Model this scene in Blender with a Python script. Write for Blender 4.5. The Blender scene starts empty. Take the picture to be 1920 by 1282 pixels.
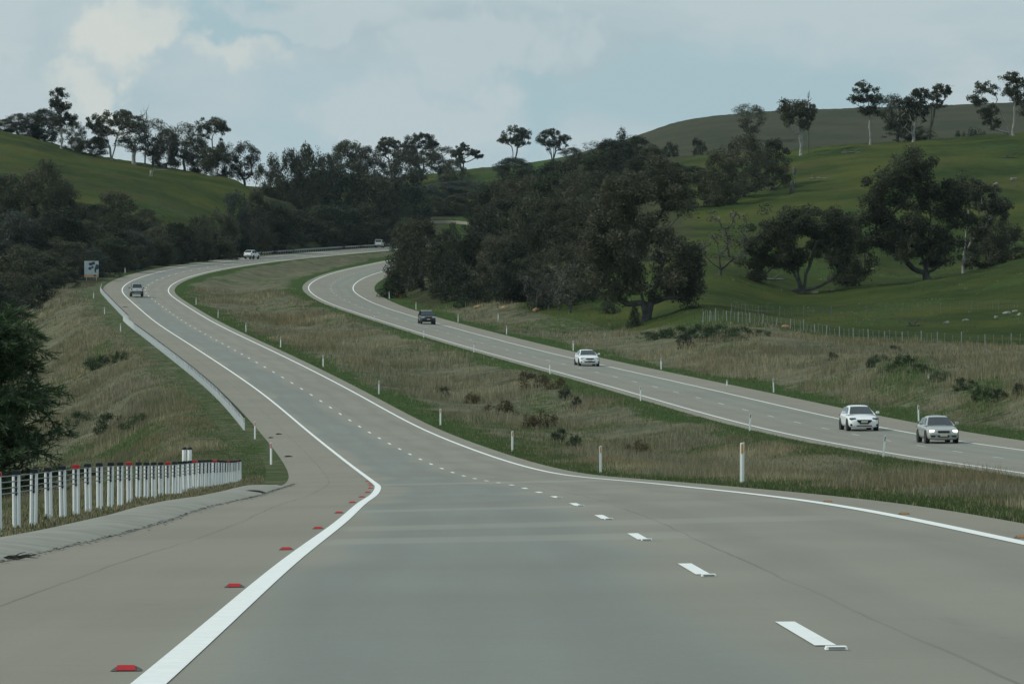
import bpy, bmesh, math, random
import numpy as np
from mathutils import Vector, Matrix

R = math.radians
scene = bpy.context.scene
COL = scene.collection

# ------------------------------------------------------------------ camera
F_PX = 8720.0            # focal length in pixels of a 1920 wide frame
CX, CY = 960.0, 641.0
EYE = 1.24
cam_d = bpy.data.cameras.new('camera')
cam_d.sensor_width = 36.0
cam_d.lens = 36.0 * F_PX / 1920.0
cam_d.clip_start = 0.5
cam_d.clip_end = 20000
cam = bpy.data.objects.new('camera', cam_d)
COL.objects.link(cam)
cam.location = (0, 0, EYE)
cam.rotation_euler = (R(90), 0, 0)
scene.camera = cam

# ------------------------------------------------------------------ light
SUN_ELEV, SUN_AZ = 42.0, -98.0       # azimuth from +Y, negative = to the left
world = bpy.data.worlds.new('World')
scene.world = world
world.use_nodes = True
wn, wl = world.node_tree.nodes, world.node_tree.links
wn.clear()
w_out = wn.new('ShaderNodeOutputWorld')
w_bg = wn.new('ShaderNodeBackground')
w_bg.inputs['Strength'].default_value = 0.1
w_sky = wn.new('ShaderNodeTexSky')
w_sky.sky_type = 'NISHITA'
w_sky.sun_disc = False
w_sky.sun_elevation = R(SUN_ELEV)
w_sky.sun_rotation = R(SUN_AZ)
w_sky.air_density = 1.0
w_sky.dust_density = 2.0
w_tc = wn.new('ShaderNodeTexCoord')
def wnoise(scale, detail, rough, off, sx=1.0, sz=1.0, dist=0.0):
    m = wn.new('ShaderNodeMapping')
    m.inputs['Location'].default_value = off
    m.inputs['Scale'].default_value = (sx, 1.0, sz)
    n = wn.new('ShaderNodeTexNoise')
    n.inputs['Scale'].default_value = scale
    n.inputs['Detail'].default_value = detail
    n.inputs['Roughness'].default_value = rough
    n.inputs['Distortion'].default_value = dist
    wl.new(w_tc.outputs['Generated'], m.inputs['Vector'])
    wl.new(m.outputs['Vector'], n.inputs['Vector'])
    return n.outputs['Fac']
def wramp(src, a, b, va=0.0, vb=1.0):
    r = wn.new('ShaderNodeMapRange')
    r.interpolation_type = 'SMOOTHSTEP'
    r.inputs['From Min'].default_value = a
    r.inputs['From Max'].default_value = b
    r.inputs['To Min'].default_value = va
    r.inputs['To Max'].default_value = vb
    wl.new(src, r.inputs['Value'])
    return r.outputs['Result']
def wmix(fac, a, b):
    m = wn.new('ShaderNodeMix')
    m.data_type = 'RGBA'
    for s, v in ((m.inputs[0], fac), (m.inputs[6], a), (m.inputs[7], b)):
        if hasattr(v, 'links'):
            wl.new(v, s)
        else:
            s.default_value = v
    return m.outputs[2]
def wmul(a, b, op='MULTIPLY'):
    m = wn.new('ShaderNodeMath'); m.operation = op
    for s, v in ((m.inputs[0], a), (m.inputs[1], b)):
        if hasattr(v, 'links'): wl.new(v, s)
        else: s.default_value = v
    return m.outputs[0]
w_wc = wn.new('ShaderNodeTexNoise'); w_wc.inputs['Scale'].default_value = 46.0; w_wc.inputs['Detail'].default_value = 9.0; w_wc.inputs['Roughness'].default_value = .6
wl.new(w_tc.outputs['Generated'], w_wc.inputs['Vector'])
w_ws = wn.new('ShaderNodeVectorMath'); w_ws.operation = 'MULTIPLY_ADD'
wl.new(w_wc.outputs['Color'], w_ws.inputs[0]); w_ws.inputs[1].default_value = (.050, .0, .030); w_ws.inputs[2].default_value = (-.025, 0, -.015)
w_wa = wn.new('ShaderNodeVectorMath'); w_wa.operation = 'ADD'
wl.new(w_tc.outputs['Generated'], w_wa.inputs[0]); wl.new(w_ws.outputs['Vector'], w_wa.inputs[1])
def bank(az, el, ra, re, soft=1.0):
    """a cloud bank in one quarter of the sky: bearing and elevation in degrees, half sizes in degrees"""
    m = wn.new('ShaderNodeMapping'); m.vector_type = 'POINT'
    sx, sz = 1 / math.tan(R(ra)), 1 / math.tan(R(re))
    m.inputs['Scale'].default_value = (sx, 0.0, sz)
    m.inputs['Location'].default_value = (-math.tan(R(az)) * sx, 0, -math.tan(R(el)) * sz)
    wl.new(w_wa.outputs['Vector'], m.inputs['Vector'])
    ln = wn.new('ShaderNodeVectorMath'); ln.operation = 'LENGTH'; wl.new(m.outputs['Vector'], ln.inputs[0])
    return wramp(ln.outputs['Value'], 0.0, 1.6, 1.0, 0.0)
streak = wnoise(15.0, 7.0, 0.6, (0.31, 0.0, 0.12), 0.7, 2.2, .3)
billow = wnoise(34.0, 9.0, 0.56, (2.37, 0.2, 0.55), 1.0, 1.35, 0.5)
veil = wramp(wnoise(11.0, 6.0, 0.55, (0.31, 0.0, 0.12), 0.7, 2.4), 0.30, 0.62, 0.72, 1.0)
CLOUD_GREY = (4.25, 5.5, 5.95, 1)
CLOUD_SOFT = (4.95, 5.85, 6.1, 1)
CLOUD_LIT = (6.35, 6.75, 6.35, 1)
CLOUD_BLUE = (3.70, 5.2, 5.75, 1)
sk = wmix(veil, w_sky.outputs['Color'], CLOUD_GREY)
sk = wmix(wramp(streak, 0.42, 0.60, 0, .85), sk, CLOUD_SOFT)
for az, el, ra, re, a, b, col, top in ((-3.4, 4.0, 1.0, .35, .40, .62, CLOUD_BLUE, .8), (2.6, 2.9, 2.6, .9, .3, .6, CLOUD_BLUE, .65), (-.3, 2.9, 1.3, .6, .4, .6, CLOUD_BLUE, .4),
                                   (-4.3, 3.95, .55, .30, .34, .85, CLOUD_LIT, .75), (-4.85, 3.60, .50, .36, .34, .85, CLOUD_LIT, .95), (-5.45, 3.05, .50, .34, .34, .85, CLOUD_LIT, .8), (-5.0, 2.75, .6, .25, .34, .85, CLOUD_LIT, .5), (-3.3, 3.55, .70, .20, .36, .9, CLOUD_LIT, .6), (-6.2, 3.7, .5, .3, .36, .85, CLOUD_LIT, .6), (-6.1, 3.9, .8, .5, .40, .62, CLOUD_SOFT, .9),
                                   (-1.2, 2.75, 1.4, .55, .38, .62, CLOUD_SOFT, .95), (-.5, 3.6, 1.6, .4, .42, .62, CLOUD_SOFT, .8), (-2.2, 4.1, 1.2, .3, .4, .6, CLOUD_SOFT, .8), (.9, 3.8, .4, .3, .4, .6, CLOUD_SOFT, .7)):
    f = wmul(bank(az, el, ra, re), wramp(billow, .30, .66, .35, 1.25))
    sk = wmix(wramp(f, a - .22, b, 0, top), sk, col)
wl.new(sk, w_bg.inputs['Color'])
wl.new(w_bg.outputs['Background'], w_out.inputs['Surface'])

sun_d = bpy.data.lights.new('sun', 'SUN')
sun_d.energy = 2.1
sun_d.angle = R(10)
sun_d.color = (1.0, 0.99, 0.88)
sun = bpy.data.objects.new('sun', sun_d)
COL.objects.link(sun)
_sd = Vector((math.sin(R(SUN_AZ)) * math.cos(R(SUN_ELEV)), math.cos(R(SUN_AZ)) * math.cos(R(SUN_ELEV)), math.sin(R(SUN_ELEV))))
sun.rotation_euler = _sd.to_track_quat('Z', 'Y').to_euler()
sun.location = (-40, 30, 60)

scene.view_settings.view_transform = 'Standard'
scene.view_settings.look = 'None'
scene.view_settings.exposure = 0.0
scene.view_settings.gamma = 1.0
scene.view_settings.use_curve_mapping = False
scene.cycles.max_bounces = 6
scene.cycles.volume_bounces = 0
scene.cycles.transparent_max_bounces = 8

# ------------------------------------------------------------------ helpers
def tag(o, label=None, cat=None, group=None, kind=None):
    if label: o['label'] = label
    if cat: o['category'] = cat
    if group: o['group'] = group
    if kind: o['kind'] = kind
    return o
def empty(name, loc=(0, 0, 0), rz=0.0):
    o = bpy.data.objects.new(name, None)
    o.empty_display_size = 0.2
    COL.objects.link(o)
    o.location = loc
    o.rotation_euler = (0, 0, rz)
    return o
def link(name, me, parent=None):
    o = bpy.data.objects.new(name, me)
    COL.objects.link(o)
    if parent is not None: o.parent = parent
    return o
def mesh_np(name, verts, faces, mat=None, smooth=False):
    """verts (n,3), faces (m,k) with one k"""
    verts = np.ascontiguousarray(verts, dtype=np.float32)
    faces = np.ascontiguousarray(faces, dtype=np.int32)
    me = bpy.data.meshes.new(name)
    m, k = faces.shape
    me.vertices.add(len(verts)); me.vertices.foreach_set('co', verts.ravel())
    me.loops.add(m * k); me.loops.foreach_set('vertex_index', faces.ravel())
    me.polygons.add(m)
    me.polygons.foreach_set('loop_start', np.arange(0, m * k, k, dtype=np.int32))
    me.polygons.foreach_set('loop_total', np.full(m, k, dtype=np.int32))
    me.polygons.foreach_set('use_smooth', np.full(m, smooth, dtype=bool))
    me.update(calc_edges=True)
    me.validate()
    if mat: me.materials.append(mat)
    return me
def point_color(me, name, rgba):
    a = me.attributes.new(name, 'FLOAT_COLOR', 'POINT')
    a.data.foreach_set('color', np.ascontiguousarray(rgba, dtype=np.float32).ravel())
class MB:
    """collects shapes into ONE mesh"""
    def __init__(s): s.v = []; s.f = []
    def add(s, vs, fs):
        b = len(s.v)
        s.v += [tuple(v) for v in vs]
        s.f += [tuple(i + b for i in f) for f in fs]
    def box(s, c, size, rz=0.0, taper=1.0):
        x, y, z = [a / 2 for a in size]
        cs, sn = math.cos(rz), math.sin(rz)
        vs = []
        for k, t in ((-z, 1.0), (z, taper)):
            for a, b in ((-x, -y), (x, -y), (x, y), (-x, y)):
                a *= t; b *= t
                vs.append((c[0] + a * cs - b * sn, c[1] + a * sn + b * cs, c[2] + k))
        s.add(vs, [(3, 2, 1, 0), (4, 5, 6, 7), (0, 1, 5, 4), (1, 2, 6, 5), (2, 3, 7, 6), (3, 0, 4, 7)])
    def tube(s, pts, rad, n=6, caps=True):
        pts = [Vector(p) for p in pts]
        rad = rad if hasattr(rad, '__len__') else [rad] * len(pts)
        vs, fs = [], []
        for i, p in enumerate(pts):
            t = (pts[min(i + 1, len(pts) - 1)] - pts[max(i - 1, 0)]).normalized()
            a = t.orthogonal() if abs(t.z) > .9 else t.cross(Vector((0, 0, 1)))
            a.normalize(); b = t.cross(a)
            for k in range(n):
                q = 2 * math.pi * k / n
                vs.append(p + (a * math.cos(q) + b * math.sin(q)) * rad[i])
        for i in range(len(pts) - 1):
            for k in range(n):
                k2 = (k + 1) % n
                fs.append((i * n + k, i * n + k2, (i + 1) * n + k2, (i + 1) * n + k))
        if caps:
            fs.append(tuple(range(n - 1, -1, -1)))
            fs.append(tuple(range((len(pts) - 1) * n, len(pts) * n)))
        s.add(vs, fs)
    def cyl(s, c, axis, r, h, n=20):
        a = Vector(axis).normalized() * h / 2
        s.tube([Vector(c) - a, Vector(c) + a], r, n)
    def mesh(s, name, mat=None, smooth=False):
        me = bpy.data.meshes.new(name)
        me.from_pydata(s.v, [], s.f)
        me.update()
        if mat: me.materials.append(mat)
        if smooth: me.polygons.foreach_set('use_smooth', np.full(len(me.polygons), True))
        return me
    def build(s, name, mat=None, parent=None, smooth=False, bevel=0.0, seg=2, sub=0):
        o = link(name, s.mesh(name, mat, smooth), parent)
        if bevel:
            m = o.modifiers.new('bevel', 'BEVEL'); m.width = bevel; m.segments = seg; m.limit_method = 'ANGLE'
        if sub:
            m = o.modifiers.new('sub', 'SUBSURF'); m.levels = sub; m.render_levels = sub
        return o
def copy_tree(o, parent=None):
    c = o.copy(); COL.objects.link(c)
    if parent is not None: c.parent = parent
    for ch in list(o.children): copy_tree(ch, c)
    return c
ORD = ['nearest', 'second', 'third', 'fourth', 'fifth', 'sixth', 'seventh', 'eighth', 'ninth', 'tenth', 'eleventh', 'twelfth', 'thirteenth', 'fourteenth', 'fifteenth', 'sixteenth']
def nth(i, what='nearest'):
    return what if i == 0 else ORD[i] + ' ' + what

# ------------------------------------------------------------------ materials
def mat_new(name):
    m = bpy.data.materials.new(name); m.use_nodes = True
    nt = m.node_tree
    b = nt.nodes['Principled BSDF']
    return m, nt, b
class NT:
    """small shortcut layer over a node tree"""
    def __init__(s, nt): s.nt = nt; s.n = nt.nodes; s.l = nt.links
    def put(s, sock, v):
        if hasattr(v, 'links'): s.l.new(v, sock)
        else: sock.default_value = v
    def noise(s, scale, detail=4, rough=.55, vec=None, dist=0.0):
        n = s.n.new('ShaderNodeTexNoise')
        n.inputs['Scale'].default_value = scale; n.inputs['Detail'].default_value = detail
        n.inputs['Roughness'].default_value = rough; n.inputs['Distortion'].default_value = dist
        if vec is not None: s.l.new(vec, n.inputs['Vector'])
        return n.outputs['Fac']
    def pos(s):
        return s.n.new('ShaderNodeNewGeometry').outputs['Position']
    def obj(s):
        return s.n.new('ShaderNodeTexCoord').outputs['Object']
    def rand(s):
        return s.n.new('ShaderNodeObjectInfo').outputs['Random']
    def mapping(s, vec, scale=(1, 1, 1), loc=(0, 0, 0)):
        m = s.n.new('ShaderNodeMapping'); s.l.new(vec, m.inputs['Vector'])
        m.inputs['Scale'].default_value = scale; m.inputs['Location'].default_value = loc
        return m.outputs['Vector']
    def rng(s, v, a, b, x=0.0, y=1.0, smooth=True):
        r = s.n.new('ShaderNodeMapRange')
        r.interpolation_type = 'SMOOTHSTEP' if smooth else 'LINEAR'
        s.put(r.inputs['Value'], v)
        for k, q in (('From Min', a), ('From Max', b), ('To Min', x), ('To Max', y)): r.inputs[k].default_value = q
        return r.outputs['Result']
    def mix(s, f, a, b, mode='MIX'):
        m = s.n.new('ShaderNodeMix'); m.data_type = 'RGBA'; m.blend_type = mode
        for sock, v in ((m.inputs[0], f), (m.inputs[6], a), (m.inputs[7], b)):
            if isinstance(v, tuple) and len(v) == 3: v = v + (1,)
            s.put(sock, v)
        return m.outputs[2]
    def math(s, op, a, b=0.0, c=0.0):
        m = s.n.new('ShaderNodeMath'); m.operation = op
        for i, v in enumerate((a, b, c)):
            if i < len(m.inputs): s.put(m.inputs[i], v)
        return m.outputs[0]
    def attr(s, name):
        a = s.n.new('ShaderNodeAttribute'); a.attribute_name = name
        return a.outputs['Color']
    def sep(s, c):
        n = s.n.new('ShaderNodeSeparateColor'); s.l.new(c, n.inputs[0])
        return n.outputs
    def sepv(s, c):
        n = s.n.new('ShaderNodeSeparateXYZ'); s.l.new(c, n.inputs[0])
        return n.outputs
    def bump(s, h, strength, dist, bsdf):
        n = s.n.new('ShaderNodeBump'); n.inputs['Strength'].default_value = strength
        n.inputs['Distance'].default_value = dist
        s.l.new(h, n.inputs['Height']); s.l.new(n.outputs['Normal'], bsdf.inputs['Normal'])
def simple(name, c, rough=.6, metal=0.0, var=0.12, scale=6.0, spec=.4, coat=0.0, emit=None):
    m, nt, b = mat_new(name)
    t = NT(nt)
    n = t.noise(scale, 4, .6, t.obj())
    lo = tuple(x * (1 - var) for x in c); hi = tuple(min(1, x * (1 + var)) for x in c)
    t.l.new(t.mix(t.rng(n, .3, .7), lo, hi), b.inputs['Base Color'])
    b.inputs['Roughness'].default_value = rough; b.inputs['Metallic'].default_value = metal
    b.inputs['Specular IOR Level'].default_value = spec
    if coat: b.inputs['Coat Weight'].default_value = coat; b.inputs['Coat Roughness'].default_value = .05
    if emit:
        b.inputs['Emission Color'].default_value = emit[0] + (1,); b.inputs['Emission Strength'].default_value = emit[1]
    return m
M = {}
M['white'] = simple('white_plastic', (.84, .86, .85), .5, var=.03, scale=9)
M['black'] = simple('black_plastic', (.012, .014, .02), .5)
M['red'] = simple('red_plastic', (.42, .02, .025), .45)
M['amber'] = simple('amber_plastic', (.33, .17, .07), .5)
M['yellow'] = simple('amber_reflector', (.55, .30, .04), .35)
M['grey_metal'] = simple('galvanised_steel', (.42, .44, .45), .45, .7, .15)
M['rail'] = simple('weathered_guard_rail', (.30, .31, .31), .55, .3, .2, 2.0)
M['rope'] = simple('steel_rope', (.16, .17, .17), .5, .5)
M['rubber'] = simple('tyre_rubber', (.018, .018, .018), .8)
M['glass'] = simple('car_glass', (.02, .028, .035), .08, 0.0, .05, spec=.8)
M['paint_white'] = simple('white_car_paint', (.84, .87, .88), .3, var=.02, coat=.6)
M['paint_silver'] = simple('silver_car_paint', (.41, .425, .41), .32, .3, .03, coat=.6)
M['paint_dark'] = simple('dark_blue_grey_car_paint', (.022, .032, .04), .28, .2, .05, coat=.7)
M['paint_pale'] = simple('pale_silver_car_paint', (.60, .64, .65), .35, .1, .05, coat=.5)
M['trim'] = simple('black_car_trim', (.016, .017, .018), .55)
M['chrome'] = simple('bright_trim', (.6, .6, .6), .25, .9)
M['rim'] = simple('alloy_rim', (.32, .33, .34), .4, .6)
M['lamp'] = simple('clear_lamp', (.55, .58, .6), .15, .3)
M['lamp_dark'] = simple('smoked_lamp', (.12, .13, .14), .15, .2)
M['lamp_lit'] = simple('lit_lamp', (.9, .88, .8), .3, emit=((1.0, .93, .80), 2.0))
M['tail'] = simple('tail_lamp', (.3, .015, .015), .3)
M['plate'] = simple('number_plate', (.55, .52, .42), .5)
M['bark'] = simple('grey_gum_bark', (.085, .085, .078), .9, var=.35, scale=1.2, spec=.1)
M['bark_pale'] = simple('pale_gum_bark', (.30, .30, .275), .85, var=.3, scale=1.0, spec=.1)
M['deadwood'] = simple('bleached_dead_wood', (.13, .13, .12), .9, var=.3, scale=1.2, spec=.1)
M['log'] = simple('bleached_log', (.17, .17, .155), .9, var=.3, scale=1.0, spec=.1)
M['rock'] = simple('lichen_grey_rock', (.22, .22, .20), .9, var=.35, scale=2.0, spec=.1)
M['ochre'] = simple('ochre_earth', (.30, .20, .11), .95, var=.3, scale=2.0, spec=.1)
M['post_grey'] = simple('weathered_fence_post', (.16, .165, .15), .9, var=.25, scale=2.0, spec=.1)
M['post_pale'] = simple('pale_fence_post', (.27, .295, .285), .8, var=.15, scale=2.0, spec=.1)
M['wire'] = simple('fence_wire', (.13, .14, .13), .6, .4)
M['sign_pale'] = simple('pale_sign_panel', (.40, .47, .50), .6, var=.12, scale=1.4)
M['sign_orange'] = simple('orange_sign_band', (.50, .30, .14), .6)
M['sign_dark'] = simple('dark_sign_print', (.04, .055, .07), .6)
M['debris'] = simple('dark_debris', (.040, .038, .033), .85, spec=.1)
M['paper'] = simple('white_litter', (.78, .8, .8), .7)
M['marker_base'] = simple('marker_base', (.10, .10, .09), .8)
ROAD_L = [(18, 1.720, -1.470, 0.0080), (40, 1.450, -1.888, 0.0113), (60, 1.224, -2.289, 0.0244), (80, 0.898, -2.718, 0.0201), (100, 0.523, -3.217, 0.0205), (120, 0.040, -3.701, 0.0171), (145, -0.773, -4.332, 0.0200), (170, -1.775, -4.890, 0.0190), (200, -3.261, -5.341, 0.0225), (240, -5.725, -5.558, 0.0242), (290, -9.529, -5.253, 0.0130), (350, -15.158, -3.950, 0.0090), (420, -23.012, -1.877, 0.0087), (500, -32.164, 0.394, 0.0038), (570, -40.271, 2.508, -0.0000), (630, -47.124, 4.597, -0.0136), (670, -51.835, 6.192, -0.0231), (700, -55.154, 7.531, -0.0292), (740, -57.412, 9.350, -0.0369), (800, -56.847, 11.923, -0.0439), (880, -52.057, 14.919, -0.0463), (980, -44.108, 18.100, -0.0384), (1100, -34.386, 21.579, -0.0297), (1250, -22.036, 25.712, -0.0272)]
ROAD_R = [(215, 22.174, -5.301, 0.0083), (250, 20.040, -5.267, 0.0074), (290, 17.104, -4.856, 0.0076), (340, 12.639, -3.832, -0.0032), (400, 6.373, -2.376, -0.0238), (470, -1.130, -0.614, -0.0363), (540, -9.145, 1.487, -0.0454), (600, -16.549, 3.568, -0.0508), (650, -22.406, 5.418, -0.0451), (690, -26.019, 6.933, -0.0426), (715, -27.711, 7.865, -0.0420), (740, -28.792, 8.779, -0.0420), (780, -29.443, 10.210, -0.0428), (840, -28.909, 12.221, -0.0446), (930, -26.333, 14.986, -0.0447)]
# ------------------------------------------------------------------ alignment of the two carriageways
# knots: distance ahead, offset of the lane line, height against the eye, crossfall
def _spl(K):
    K = np.array(K, float); x = K[:, 0]; y = K[:, 1:]; n = len(x); h = np.diff(x)
    A = np.zeros((n, n)); b = np.zeros((n, 3)); A[0, 0] = A[-1, -1] = 1
    for i in range(1, n - 1):
        A[i, i-1] = h[i-1]; A[i, i] = 2 * (h[i-1] + h[i]); A[i, i+1] = h[i]
        b[i] = 6 * ((y[i+1] - y[i]) / h[i] - (y[i] - y[i-1]) / h[i-1])
    m = np.linalg.solve(A, b)
    def ev(d):
        d = np.atleast_1d(np.asarray(d, float))
        dc = np.clip(d, x[0], x[-1])
        i = np.clip(np.searchsorted(x, dc) - 1, 0, n - 2)
        t = (dc - x[i])[:, None]; r = (x[i+1] - dc)[:, None]; hh = h[i][:, None]
        v = (m[i] * r**3 + m[i+1] * t**3) / (6 * hh) + (y[i] / hh - m[i] * hh / 6) * r + (y[i+1] / hh - m[i+1] * hh / 6) * t
        # straight continuation beyond the ends
        s0 = (y[1] - y[0]) / h[0] - h[0] * (2 * m[0] + m[1]) / 6
        s1 = (y[-1] - y[-2]) / h[-1] + h[-1] * (m[-2] + 2 * m[-1]) / 6
        s0 = s0.copy(); s1 = s1.copy(); s0[2] = 0; s1[2] = 0
        v = v + np.minimum(d - x[0], 0)[:, None] * s0 + np.maximum(d - x[-1], 0)[:, None] * s1
        return v
    return ev
class Align:
    def __init__(s, K, d0, d1, left, right):
        s.left, s.right = left, right            # pavement edges, metres from the lane line
        ev = _spl(K)
        s.d = np.arange(d0, d1, 1.0)
        v = ev(s.d)
        s.x, s.z, s.e = v[:, 0], v[:, 1] + EYE, v[:, 2]
        s.h = np.gradient(s.x, s.d)
        s.arc = np.concatenate([[0], np.cumsum(np.sqrt(1 + s.h[:-1]**2))])
        s.arc -= np.interp(0, s.d, s.arc)
    def at(s, d):
        return [np.interp(d, s.d, a) for a in (s.x, s.z, s.e, s.h)]
    def pt(s, d, o, dz=0.0):
        d = np.asarray(d, float); o = np.asarray(o, float)
        x, z, e, h = s.at(d); n = np.sqrt(1 + h * h)
        return np.stack(np.broadcast_arrays(x + o / n, d - o * h / n, z + o * e + dz), -1)
    def p(s, d, o, dz=0.0): return Vector(s.pt(d, o, dz))
    def heading(s, d):                            # rotation about Z that turns +Y along the road
        return -math.atan(float(s.at(d)[3]))
    def locate(s, X, Y):
        d = np.clip(Y, s.d[0], s.d[-1]).astype(float)
        for _ in range(4):
            x, z, e, h = s.at(d)
            d = np.clip(d + ((X - x) * h + (Y - d)) / (1 + h * h), s.d[0], s.d[-1])
        x, z, e, h = s.at(d); n = np.sqrt(1 + h * h)
        return d, ((X - x) - (Y - d) * h) / n, z, e
    def d_of_arc(s, a): return np.interp(a, s.arc, s.d)
AL = Align(ROAD_L, -60, 1420, -6.4, 4.45)
AR = Align(ROAD_R, -60, 1120, -4.45, 6.9)
# the right carriageway keeps curving away where it leaves the frame
_k = AR.d < 215
AR.x[_k] = np.interp(215, AR.d, AR.x) + (215 - AR.d[_k]) * 0.055 + 0 * AR.d[_k]
AR.z[_k] = np.interp(215, AR.d, AR.z) + np.minimum((215 - AR.d[_k]) * 0.004, 1.0)
AR.h = np.gradient(AR.x, AR.d)

# ------------------------------------------------------------------ terrain
def P3(u, v, d):
    """a point of the photographed place from its bearing and distance"""
    return Vector(((u - CX) * d / F_PX, d, (CY - v) * d / F_PX + EYE))
_rng = np.random.RandomState(5)
_hash = _rng.rand(256, 256).astype(np.float32)
def vnoise(x, y):
    xi = np.floor(x).astype(int); yi = np.floor(y).astype(int)
    fx = x - xi; fy = y - yi; fx = fx * fx * (3 - 2 * fx); fy = fy * fy * (3 - 2 * fy)
    g = lambda a, b: _hash[a & 255, b & 255]
    return (g(xi, yi) * (1 - fx) + g(xi + 1, yi) * fx) * (1 - fy) + (g(xi, yi + 1) * (1 - fx) + g(xi + 1, yi + 1) * fx) * fy
def fbm(x, y, o=3):
    s = 0; a = .5
    for i in range(o):
        s = s + a * vnoise(x * 2**i + 17.3 * i, y * 2**i + 9.1 * i); a *= .5
    return s / (1 - .5**o)
def sstep(a, b, x):
    t = np.clip((x - a) / (b - a), 0, 1); return t * t * (3 - 2 * t)
TP = [  # bearing, row, distance of ground points
 # left hill
 (-500,190,1100),(-200,222,1100),(0,249,1100),(75,266,1100),(150,290,1100),(300,314,1100),(450,337,1100),(540,350,1120),
 (-500,230,1300),(0,275,1300),(300,335,1320),(540,372,1320),
 (-500,400,850),(-200,425,850),(0,440,850),(150,445,860),(300,440,870),(450,425,930),(540,405,980),
 (-300,560,720),(0,562,720),(120,545,720),(-300,640,600),
 # middle ridge
 (600,352,1600),(700,344,1600),(800,334,1600),(920,320,1600),(1000,312,1600),(1080,298,1600),
 (600,372,1850),(800,362,1900),(1000,340,1950),
 (520,466,1130),(620,460,1220),(700,452,1330),(640,420,1420),
 (760,416,1400),(800,412,1390),(870,412,1390),(940,408,1390),(840,440,1290),(900,440,1290),(700,395,1480),(820,385,1470),(900,380,1470),
 # far brown hill
 (1190,257,1700),(1280,227,1700),(1400,214,1700),(1500,208,1700),(1700,203,1700),(1920,193,1700),(2400,175,1700),
 (1190,290,2000),(1500,240,2000),(1920,225,2000),(2400,210,2000),
 (1240,305,1400),(1500,300,1400),(1700,292,1400),(1920,283,1400),(2400,270,1400),
 # right wooded slope
 (760,545,715),(800,528,690),(870,560,650),(1000,575,600),(1100,592,575),(1190,600,560),(1300,582,540),(1240,625,505),
 (900,470,800),(1000,430,880),(1100,372,950),(1190,312,1080),(1250,297,1120),(1330,292,1100),(860,480,900),(900,455,1050),(1000,380,1150),
 (1050,345,1300),
 # paddock
 (1350,530,600),(1370,450,700),(1390,365,830),(1480,291,930),(1600,277,930),(1700,270,940),(1800,261,960),(1920,251,960),(2400,215,960),
 (1500,318,1180),(1700,300,1180),(1920,285,1180),(2400,250,1180),
 (1500,425,740),(1600,420,750),(1750,405,760),(1920,395,770),(2400,340,770),
 (1400,575,575),(1500,556,625),(1600,540,630),(1740,522,640),(1840,508,640),(1920,497,610),(2400,430,610),
 (1700,515,690),(1850,497,690),
 (1320,606,500),(1440,613,490),(1560,635,480),(1700,645,470),(1860,650,470),(2100,640,470),(2450,610,470),
 (1450,593,540),(1600,597,540),(1740,596,540),(1860,590,540),(2100,575,540),(2450,540,540),
 # cut bank right of the far carriageway
 (1920,742,285),(1800,690,345),(1900,680,360),(1700,690,345),(1600,672,390),(1400,655,430),(2100,665,360),(2400,640,380),(2200,700,290),(2450,690,290),
]
def _tp_auto():
    out = []
    for d in [15, 22, 32, 46, 65, 85, 110, 140, 175, 215, 260, 310, 370, 430, 500, 560, 620, 680]:
        for o, dz in ((-8.6, -.05), (-15, -2.2), (-24, -5.0), (-42, -7.0)):
            p = AL.pt(d, o)
            out.append((p[0], p[1], p[2] + dz))
    for d in [740, 800, 880, 980, 1100, 1200]:
        out.append(tuple(AL.pt(d, -9, 0.1))); out.append(tuple(AL.pt(d, 8, -.1)))
    for d in [15, 22, 32, 46, 65, 85, 110, 140, 175, 215, 260, 310, 370, 430, 500, 560, 620, 680, 740, 800, 880, 960]:
        a = AL.pt(d, 5.5); b = AR.pt(d, -5.5)
        out.append(tuple(a)); out.append(tuple(b))
        w = b[0] - a[0]
        for t in (.33, .66):
            out.append((a[0] + w * t, d, a[2] * (1 - t) + b[2] * t - min(.7, .04 * w)))
        out.append(tuple(AR.pt(d, 8.5, 0.0)))
        if d < 240: out.append(tuple(AR.pt(d, 20, 2.2))); out.append(tuple(AR.pt(d, 40, 3.5)))
    return out
_cp = [(u, math.log(d), v) for u, v, d in TP]
for x, y, z in _tp_auto():
    u = CX + F_PX * x / y
    if -900 < u < 2900: _cp.append((u, math.log(y), CY - F_PX * (z - EYE) / y))
_cp = np.array(_cp)
def _nrm(u, ld): return np.stack([u / 170.0, ld / 0.12], -1)
_Pn = _nrm(_cp[:, 0], _cp[:, 1])
def _ker(r2): return .5 * r2 * np.log(r2 + 1e-9)
def _tps():
    n = len(_Pn)
    K = _ker(((_Pn[:, None] - _Pn[None])**2).sum(-1)) + np.eye(n) * 0.05
    Q = np.c_[np.ones(n), _Pn]
    A = np.zeros((n + 3, n + 3)); A[:n, :n] = K; A[:n, n:] = Q; A[n:, :n] = Q.T
    # interpolate tangent of elevation (row) ; heights scale with distance
    return np.linalg.solve(A, np.r_[_cp[:, 2], 0, 0, 0])
_W = _tps()
def base_height(X, Y):
    Yc = np.clip(Y, 20, 2100)
    u = np.clip(CX + F_PX * X / Yc, -700, 2700)
    q = _nrm(u, np.log(Yc))
    v = np.empty(len(q))
    for i in range(0, len(q), 20000):
        c = q[i:i + 20000]
        r2 = ((c[:, None] - _Pn[None])**2).sum(-1)
        v[i:i + 20000] = _ker(r2) @ _W[:-3] + np.c_[np.ones(len(c)), c] @ _W[-3:]
    return (CY - v) * Yc / F_PX + EYE
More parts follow.
